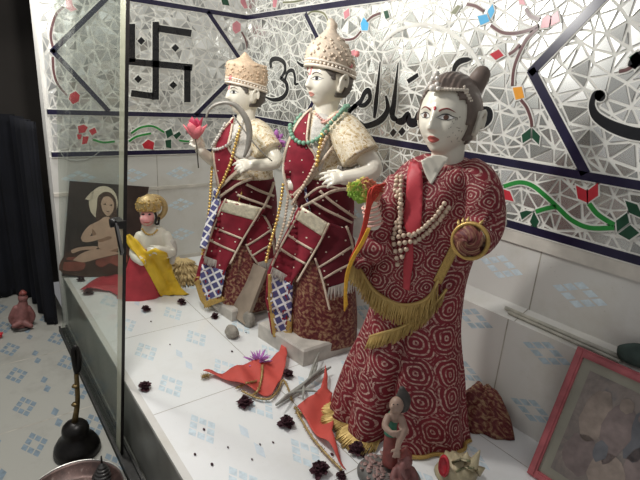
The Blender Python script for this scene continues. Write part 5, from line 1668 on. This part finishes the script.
drape([(142, 212), (146, 210), (151, 211), (154, 216), (153, 223), (148, 226), (142, 224), (140, 218)], BB, .0015, 2.0, .002, curve=True).build('face', M['pink_body'], S)
for x, y in ((143.5, 214.5), (149.5, 214.5)):
    drape([(x-1.8, y), (x, y-1.1), (x+1.8, y), (x, y+1)], BB, .003, 1.2, .002).build('eye', M['eye_dark'], S)
drape([(143, 222.3), (147, 223.2), (150.5, 222.3), (147, 221.6)], BB, .003, 1.2, .002).build('mouth', M['lip'], S)
dstroke([(154, 211), (156, 217), (155, 223), (158, 224), (159, 217)], 2.0, BB, .004, th=.003).build('earring', M['eye_dark'], S)
cr = MB()
rings = []
for z_, r_ in ((.012, .046), (.03, .051), (.05, .052), (.066, .045), (.080, .030), (.088, .010)):
    rings.append([hc+FH.r*(r_*1.05*cos(2*pi*i/32))-FH.n*(-r_*.95*sin(2*pi*i/32))+Z*(z_+.008*sin(2*pi*i/32)) for i in range(32)])
cr.merge(ringloft(rings)); co = cr.build('cap', M['gold_cap'], S)
cb = MB(); rnd = random.Random(2)
cbv = cr.bvh()
for i in range(70):
    t = rnd.uniform(0, 6.28); o_ = hc+V((cos(t)*.2, sin(t)*.2, rnd.uniform(.02, .075)))
    loc, nr, ix, ds = cbv.ray_cast(o_, (hc+V((0, 0, o_.z-hc.z))-o_).normalized())
    if loc: cb.merge(ball(loc, .0055, 7, 5))
cb.build('cap_beading', M['gold_trim'], co)
hl = MB(); cc = hc+FH.r*.02-FH.n*.03+Z*.02; rings = [[cc+(FH.r*cos(2*pi*i/36)+Z*sin(2*pi*i/36))*r_+FH.n*dn for i in range(36)] for r_, dn in ((.040, 0), (.062, .004), (.066, -.004), (.04, -.006))]
ringloft(rings, 0, False, True).build('halo', M['gold_cap'], S)
beads([(143, 229), (147, 234), (153, 234), (158, 229)], .005, BB, .004, 1.9).build('necklace', M['gold_bead'], S)
mc = MB(); mc.merge(limb([FH.pt(172, 262, .04), FH.pt(173, 250, .04), FH.pt(172, 242, .04)], [.012, .020, .016], 12, 4)); mc.build('mace', M['marble_base'], S)
rows = [(303, 114, 163, .62, .01), (290, 119, 163, .62, .01), (272, 125, 162, .66, .01), (255, 130, 160, .7, .01), (246, 134, 160, .7, .01)]
sk = FH.body(rows, 72, 5, lambda th, y: .03*sin(9*th+.02*y)*min(1, (y-240)/40)); sk.build('red_skirt', M['red_cloth'], S)
al = MB(); al.merge(bd); al.merge(sk); BA = al.bvh()
sh = drape([(124, 236), (130, 234), (138, 240), (148, 252), (156, 248), (160, 250), (166, 252), (170, 262), (174, 276), (181, 288), (189, 295), (187, 298), (172, 299), (160, 297), (156, 288), (150, 276), (142, 262), (132, 250)], BA, .010, 3.0, .004, bump=lambda x, y: .006*sin(.5*x-.28*y), lim=2.75)
for p in sh.v: p.z = max(p.z, .003)
sh.build('yellow_shawl', M['yellow_cloth'], S)
# red cloth spread under it
m = floorcloth([(80, 292), (90, 285), (102, 279), (116, 277), (128, 281), (126, 292), (122, 301), (110, 293), (96, 292)], lambda x, y: .010+.005*sin(x*.22)+.003*sin(y*.5))
single(m, 'red_cloth', M['red_cloth'], 'red cloth spread on the platform below the saint picture, seen through glass', 'cloth')
# gold fringed cloth bunched up behind
t_ = empty('fringed_cloth', onfloor(180, 275))
tag(t_, 'tan gold fringed cloth bunched on the platform left of the farthest statue', 'cloth')
m = MB(); cx = onfloor(183, 276); rings = []
for j in range(9):
    q = j/8; rings.append([V((cx.x+.105*(1-q**1.6)*cos(2*pi*i/30)*(1+.1*sin(5*2*pi*i/30+j)), cx.y+.085*(1-q**1.6)*sin(2*pi*i/30)*(1+.1*sin(4*2*pi*i/30+j)), .003+(.10*q))) for i in range(30)])
ringloft(rings).build('cloth', M['fringe_tan'], t_)
for hgt, rad, n in ((.105, .02, 70), (.078, .05, 100), (.050, .08, 120), (.022, .105, 130)):
    P = [V((cx.x+rad*cos(a), cx.y+rad*.82*sin(a), hgt)) for a in [-2.6+i/24*3.6 for i in range(25)]]
    q = fringe(P, lambda s: V((cos(-2.6+s*3.6), sin(-2.6+s*3.6), -.55)), .062, n, .007, .6)
    for p in q.v: p.z = max(p.z, .002)
    q.build('fringe', M['fringe_tan'], t_)

# ---- framed saint picture leaning in the corner by the glass
BL, TL = V((.035, -1.0, .024)), V((.016, -.972, .49)); BR = V((.135, -.765, .024))
pn = (BR-BL).cross(TL-BL).normalized()
if pn.x < 0: pn = -pn
def onp(x, y, off=0.0):
    r = ray(x, y); return CAM+r*((BL-CAM).dot(pn)/r.dot(pn))+pn*off
S = empty('picture', (BL+BR)/2)
tag(S, 'dark unframed picture of a seated bare-chested saint leaning on the left wall', 'picture')
q4 = [onp(62, 276), onp(131, 279), onp(149, 187), onp(69.5, 181)]
slab(q4, -pn, .008).build('panel', M['p_dark'], S, False)
def art(polys, mat, lay, name, curve=True):
    mb = MB()
    for p in polys:
        if curve: p = [a[:2] for a in crom(list(p)+[p[0]], 5)[:-1]]
        mb.merge(slab([onp(x, y, .0006*lay) for x, y in p], pn, .0006))
    return mb.build(name, M[mat], S, False)
C_el = lambda cx, cy, rx, ry: [(cx+rx*cos(t), cy+ry*sin(t)) for t in [i/12*2*pi for i in range(12)]]
art([[(66, 252), (90, 247), (110, 246), (130, 250), (131, 276), (63, 273)]], 'p_hair', 1, 'printed_ground')
art([[(64, 262), (84, 262), (82, 270), (64, 270)], [(68, 257), (92, 257), (92, 260), (68, 260)]], 'p_red', 2, 'printed_steps')
art([C_el(103.5, 203, 14.5, 17), [(85, 199), (93, 191), (92, 200)]], 'p_halo', 2, 'printed_halo')
art([[(97, 206), (98, 197), (104, 192), (111, 193), (116, 200), (117, 214), (119, 226), (113, 224), (100, 224), (96, 218)]], 'p_hair', 3, 'printed_hair')
art([[(92, 224), (100, 220), (104, 217), (109, 217), (112, 221), (119, 224), (122, 232), (119, 241), (118, 248), (108, 251), (99, 248), (98, 240), (95, 232)], [(91, 224), (95, 227), (90, 236), (85, 241), (81, 238), (85, 230)], [(120, 226), (124, 233), (123, 243), (119, 249), (117, 243), (119, 235)]], 'p_skin', 4, 'printed_body')
art([[(98, 239), (108, 236), (112, 238), (100, 242)], [(92, 228), (96, 233), (97, 240), (93, 236)], [(99, 248), (108, 251), (118, 248), (116, 252), (104, 253)]], 'p_skin2', 5, 'printed_shade')
art([[(82, 241), (84, 237), (96, 235), (108, 231), (111, 233), (108, 236), (98, 239.5), (88, 242)], [(73, 260), (82, 253), (96, 249), (110, 251), (120, 253), (108, 256), (96, 259), (84, 262)], [(71, 250), (80, 247), (97, 246), (95, 249), (82, 250), (73, 253)]], 'p_skin', 6, 'printed_limbs')
art([[(101, 203), (104, 197), (110, 197), (114, 203), (113, 211), (108, 216), (103, 211)]], 'p_skin', 5, 'printed_face')
art([[(103, 204), (106, 203), (106, 205)], [(109, 205), (112, 204), (112, 206)], [(106, 211), (110, 211), (108, 212)]], 'p_hair', 6, 'printed_features', False)
art([[(96, 260), (106, 257), (116, 255), (126, 254), (127, 262), (118, 266), (110, 263), (102, 267), (96, 264)]], 'p_red', 5, 'printed_cloth')

# ---- pink framed print leaning on the low step, right
S = empty('framed_picture', (2.25, -.215, 0))
tag(S, 'large faded picture in a chipped pink frame leaning on the right step', 'framed picture')
p0 = V((2.092, -.222, .002)); eu = V((1, 0, 0)); ev = (V((2.092, -.094, .368))-p0); HH = ev.length; ev.normalize(); nf = eu.cross(ev).normalized()
if nf.y > 0: nf = -nf
WW = .33
def fpt(u, v, d): return p0+eu*u+ev*v+nf*d
def fbox(u0, u1, v0, v1, d0, d1): 
    m = MB(); m.add([fpt(u, v, d) for d in (d0, d1) for u, v in ((u0, v0), (u1, v0), (u1, v1), (u0, v1))], [(0, 3, 2, 1), (4, 5, 6, 7), (0, 1, 5, 4), (1, 2, 6, 5), (2, 3, 7, 6), (3, 0, 4, 7)]); return m
rl = .022
for u0, u1, v0, v1 in ((0, rl, 0, HH), (WW-rl, WW, 0, HH), (rl, WW-rl, 0, rl), (rl, WW-rl, HH-rl, HH)):
    m = fbox(u0, u1, v0, v1, -.004, .012); m.merge(fbox(u0+.005, u1-.005, v0+.005, v1-.005, .012, .016)); m.build('frame_rail', M['pink_frame'], S, False)
fbox(rl, WW-rl, rl, HH-rl, -.002, .004).build('mat_board', M['mat_board'], S, False)
pu, pv = .048, .048
pr = fbox(pu, WW-pu, pv, HH-pv, .004, .0046).build('faded_print', M['print'], S, False)
def blob(cu, cv, ru, rv, mat, lay, nm, wob=.12, seed=0):
    rnd = random.Random(seed); pl = [(cu+ru*cos(t)*(1+wob*rnd.uniform(-1, 1)), cv+rv*sin(t)*(1+wob*rnd.uniform(-1, 1))) for t in [i/16*2*pi for i in range(16)]]
    slab([fpt(u, v, .0046+lay*.0004) for u, v in pl], nf, .0004).build(nm, M[mat], pr, False)
blob(.10, .235, .034, .075, 'p_face1', 1, 'printed_figure', seed=1); blob(.155, .225, .032, .085, 'p_face3', 2, 'printed_figure', seed=2); blob(.20, .24, .026, .07, 'p_face2', 1, 'printed_figure', seed=3)
blob(.105, .29, .016, .020, 'p_face1', 3, 'printed_face', seed=4); blob(.155, .297, .016, .020, 'p_face1', 3, 'printed_face', seed=5); blob(.20, .29, .014, .018, 'p_face3', 3, 'printed_face', seed=6)
blob(.10, .125, .042, .058, 'p_face3', 1, 'printed_figure', seed=7); blob(.17, .115, .046, .055, 'p_face1', 2, 'printed_figure', seed=8); blob(.225, .15, .03, .08, 'p_face3', 1, 'printed_figure', seed=9)
blob(.14, .16, .016, .028, 'p_face2', 3, 'printed_figure', seed=10)

# pale stick and dark bundle on the step
a, b = hit(507, 299, 1, -.048), hit(630, 346.5, 1, -.052)
m = tube([V((a.x, -.046, .3645)), V((b.x, -.050, .366))], .0065, 10); m.merge(tube([V((a.x+.02, -.059, .360)), V((b.x-.01, -.063, .360))], .005, 8))
single(m, 'stick', M['bone'], 'long pale stick lying along the top of the tiled step', 'stick')
a = hit(632, 345, 1, -.045)
m = ball((a.x+.02, -.042, .385), .040, 16, 12, 0, 1.3, .75, .7)
for q in m.v: q += V((1, .6, 1))*.008*mnoise.noise(q*40); q.z = max(q.z, .3655-.0*q.y); q.y = min(q.y, -.010)
single(m, 'dark_bundle', M['dark_green_cloth'], 'dark green cloth bundle at the right end of the step top', 'bundle')

# ---- small painted figurine on its oval base, front
b0 = onfloor(388, 478)
FG = Fig(b0.x, b0.y)
S = empty('figurine', FG.A)
tag(S, 'small worn figurine in green and red standing on an oval base before the sari', 'figurine')
m = MB(); rings = []
for z_, k_ in ((0.001, 1), (.014, 1.02), (.024, .95), (.030, .80), (.034, .5)):
    rings.append([b0+(FG.r*cos(2*pi*i/40)*.085+FG.n*sin(2*pi*i/40)*.062)*k_+Z*z_ for i in range(40)])
ringloft(rings).build('base', M['idol_base'], S)
lf = MB(); rnd = random.Random(5)
for k in range(26):
    t = rnd.uniform(1.8, 5.2); q = rnd.uniform(.45, .95)
    p = b0+(FG.r*cos(t)*.085-FG.n*sin(t)*.062*-1)*q*.9+Z*(.031 if q < .8 else .026)
    d = (FG.r*cos(t)+FG.n*sin(t)).normalized(); lf.merge(petals(p, .022, 3, 0, .25, rnd=rnd, wid=.6))
lf.build('leaf_relief', M['leafrelief'], S)
m = MB()
m.merge(FG.body([(464, 382, 401, .8, .0), (452, 383, 400, .8, 0), (440, 384, 398, .8, 0), (432, 385, 397, .8, 0)], 24, 4)); 
m.build('skirt', M['idol_red'], S)
m = FG.body([(434, 384, 398, .8, 0), (426, 384.5, 397, .8, 0), (418, 386, 399, .8, 0), (413, 389, 401, .7, 0)], 24, 4); m.build('robe', M['idol_green'], S)
m = MB(); m.merge(ball(FG.pt(396.5, 405, .01), .020, 14, 10, 0, .95, .95, 1.15)); m.merge(limb([FG.pt(396, 409, 0), FG.pt(395, 416, 0)], [.012, .018], 10, 3))
m.merge(limb([FG.pt(401, 418, .01), FG.pt(404, 430, .03), FG.pt(399, 442, .05), FG.pt(397, 450, .05)], [.010, .010, .008, .006], 10, 4))
m.merge(limb([FG.pt(388, 417, .01), FG.pt(385, 426, .03), FG.pt(391, 433, .045)], [.010, .009, .007], 10, 4)); m.merge(ball(FG.pt(392, 407, .028), .006, 8, 6))
m.merge(hand(FG.pt(397.5, 449, .05), -Z+FG.n*.1, FG.n, .36, (.3, .3, .4, .4), 1)); m.merge(hand(FG.pt(390.5, 432.5, .045), FG.r, FG.n, .36, (.4, .5, .6, .7), 1))
fb = remeshed(m, .0022, 2); fb.build('body', M['idol_skin'], S); fbv = fb.bvh()
for x in (393.5, 397.5): drape([(x-1, 404.5), (x, 403.8), (x+1, 404.5), (x, 405.1)], fbv, .001, 1, .001).build('eye', M['eye_dark'], S)
m = limb([FG.pt(402, 405, -.012), FG.pt(403, 398, -.008), FG.pt(402, 389, -.006)], [.020, .020, .008], 14, 4); m.build('headdress', M['idol_dark'], S)
# second little idol
c0 = onfloor(408, 490); FK = Fig(c0.x, c0.y)
S = empty('idol', FK.A)
tag(S, 'tiny reddish brown seated idol in front of the green figurine, cut by the bottom edge', 'idol')
m = MB(); m.merge(ball(FK.pt(404, 473, .0), .030, 16, 12, 0, 1, .9, 1.0)); m.merge(ball(FK.pt(405, 461, .01), .020, 14, 10)); m.merge(limb([FK.pt(407, 458, .02), FK.pt(402, 468, .04), FK.pt(406, 478, .04)], [.009, .008, .005], 10, 4))
m.merge(limb([FK.pt(396, 470, .01), FK.pt(393, 480, .03), FK.pt(400, 484, .04)], [.010, .010, .008], 10, 3)); m.merge(limb([FK.pt(412, 470, .01), FK.pt(415, 480, .03), FK.pt(408, 484, .04)], [.010, .010, .008], 10, 3))
for p in m.v: p.z = max(p.z, .002)
kb = remeshed(m, .0028, 2)
for p in kb.v: p.z = max(p.z, .001)
kb.build('body', M['idol_pink'], S)
lathe(FK.pt(405, 456, .01), [(.019, -.002), (.017, .008), (.009, .018), (.002, .028)], 16).build('crown', M['idol_red'], S)
# conch
b0 = onfloor(461, 480); FC = Fig(b0.x, b0.y)
S = empty('conch', FC.A)
tag(S, 'spiky tan conch shell with a red mouth at the bottom edge of the picture', 'shell')
m = MB(); ax0, ax1 = FC.pt(441, 476, .0), FC.pt(477, 466, -.02)
d = (ax1-ax0).normalized(); L_x = (ax1-ax0).length; e1 = d.cross(Z).normalized(); e2 = e1.cross(d)
rings = []
for j in range(25):
    q = j/24; r_ = .052*sin(pi*min(1, q*.82+.12))**.8*(1+.06*sin(q*34))
    rings.append([ax0+d*(q*L_x*1.1-.01)+(e1*cos(2*pi*i/26)+e2*sin(2*pi*i/26))*r_*(1+.10*max(0, sin(5*2*pi*i/26+q*9))) for i in range(26)])
sb = ringloft(rings)
for k, (x, y, x2, y2) in enumerate(((474, 462, 480, 450), (466, 459, 467, 452), (457, 459, 455, 453), (479, 470, 485, 468), (470, 466, 473, 458))):
    p = FC.pt(x, y, .01); e = FC.pt(x2, y2, .0); sb.merge(tube([p-(e-p)*.3, p, e], [.016, .013, .0015], 10, smooth=3))
for p in sb.v: p.z = max(p.z, .002)
sb.build('shell', M['conch'], S); cbv = sb.bvh()
c = FC.pt(444, 466, .035); rings = []
nn = (FC.n-FC.r*.55).normalized(); t1 = nn.cross(Z).normalized(); t2 = t1.cross(nn)
for s_, dn in ((1, 0), (.8, .006), (.5, -.006), (.1, -.016)):
    rings.append([c+(t1*cos(2*pi*i/22)*.018+t2*sin(2*pi*i/22)*.036)*s_+nn*dn for i in range(22)])
ringloft(rings).build('shell_mouth', M['m_red'], S)
for pth in ([(452, 463), (460, 460), (470, 461)], [(456, 472), (464, 468), (474, 468)]):
    dstroke(pth, 2.2, cbv, .002, th=.002).build('painted_stripe', M['conch_green'], S)

# ---- on the lower floor: bell, tray, incense stand, pink idol
FB = Fig(.965, -1.19)
S = empty('bell', (.965, -1.19, -.3))
tag(S, 'dark bronze hand bell with a long handle standing on the floor by the glass', 'bell')
lathe((.965, -1.19, -.3), [(.050, .004), (.072, 0), (.078, .012), (.074, .030), (.062, .052), (.048, .066), (.044, .080), (.045, .094), (.042, .108), (.032, .120), (.014, .126), (.004, .128)], 40).build('bell_body', M['black_bell'], S)
hp = [V((.965, -1.19, -.175)), FB.pt(77.5, 402), FB.pt(77, 385), FB.pt(76, 370)]
tube(hp, [.011, .008, .008, .007], 12, smooth=3).build('handle', M['brass'], S)
m = MB(); m.merge(tube([FB.pt(76.5, 373), FB.pt(74.5, 362), FB.pt(73, 352), FB.pt(75, 347), FB.pt(78, 350), FB.pt(79, 358), FB.pt(78.5, 366), FB.pt(77, 372)], [.008, .009, .008, .007, .008, .010, .011, .009], 10, smooth=3))
m.build('handle_loop', M['black_bell'], S)
for q in (.35, .7):
    lathe(hp[0].lerp(hp[-1], q), [(.008, -.006), (.013, 0), (.008, .006)], 16).build('handle_ring', M['brass'], S)
S = empty('tray', (1.205, -1.245, -.3))
tag(S, 'round steel puja tray with red stains on the floor, at lower left corner', 'tray')
pr_ = [(.105, .0), (.118, .002), (.140, .030), (.147, .034), (.149, .037), (.146, .039), (.138, .034), (.116, .008), (.100, .006), (.02, .006)]
lathe((1.205, -1.245, -.3), pr_, 64).build('dish', M['tray'], S)
tube([V((1.205+.1475*cos(2*pi*i/64), -1.245+.1475*sin(2*pi*i/64), -.262)) for i in range(64)], .0035, 8, closed=True).build('rim', M['steel'], S)
c = onfloor(103, 477, -.292)
S = empty('incense_stand', V((c.x, c.y, -.293)))
tag(S, 'small dark ringed metal incense stand inside the tray, beside the platform edge', 'incense stand')
prof = []
for k in range(5):
    r_ = .034-.005*k; z_ = k*.010
    prof += [(r_*.8, z_), (r_, z_+.003), (r_, z_+.006), (r_*.8, z_+.009)]
prof += [(.006, .052), (.004, .060)]
lathe((c.x, c.y, -.2935), prof, 28).build('ringed_body', M['dark_steel'], S)
tube([V((c.x, c.y, -.238)), V((c.x, c.y, -.205))], [.004, .0022], 8).build('pin', M['black_metal'], S)
c = onfloor(22, 327, -.3); FP = Fig(c.x, c.y)
S = empty('idol', c)
tag(S, 'small dusty pink idol standing on the lower floor near the dark cloth', 'idol')
def fp(x, y, d=0): 
    q = FP.A+FP.n*d; r = ray(x, y); return CAM+r*((q-CAM).dot(FP.n)/r.dot(FP.n))
m = MB(); m.merge(limb([fp(22, 324), fp(22, 312), fp(23, 303)], [.040, .034, .022], 16, 4)); m.merge(ball(fp(23, 298), .024, 14, 10)); m.merge(limb([fp(16, 308), fp(11, 318), fp(14, 324)], [.016, .014, .012], 10, 3)); m.merge(limb([fp(28, 308), fp(33, 316), fp(30, 323)], [.016, .014, .012], 10, 3)); m.merge(limb([fp(20, 323, .03), fp(14, 326, .05)], [.018, .012], 10, 3)); m.merge(limb([fp(25, 323, .03), fp(31, 326, .05)], [.018, .012], 10, 3))
kb = remeshed(m, .0035, 2)
for p in kb.v: p.z = max(p.z, -.299)
kb.build('body', M['idol_pink'], S)
lathe(fp(23, 294), [(.020, 0), (.016, .010), (.006, .022)], 16).build('cap', M['idol_red'], S)
m = ball((c.x, c.y, -.294), .05, 20, 8, 0, 1.2, 1, .16)
for p in m.v: p.z = max(p.z, -.2995)
m.build('base', M['idol_dark'], S)
c = onfloor(0, 338, -.3)
m = petals(c+V((0, 0, .014)), .024, 8, 0, .6, rnd=random.Random(3), wid=.6); m.merge(ball(c+V((0, 0, .012)), .012, 10, 7))
for p in m.v: p.z = max(p.z, -.299)
single(m, 'red_flower', M['m_red'], 'small red flower on the lower floor at the left edge of the picture', 'flower')
# thin wire looped on the left wall
P = [onL(x, y, .018) for x, y in ((60, 151), (64, 157), (72, 160), (82, 160), (92, 157), (100, 151))]
m = tube(P, .0022, 6, smooth=5)
single(m, 'wire', M['white_wire'], 'thin grey wire looped on the left wall below the mosaic', 'wire')
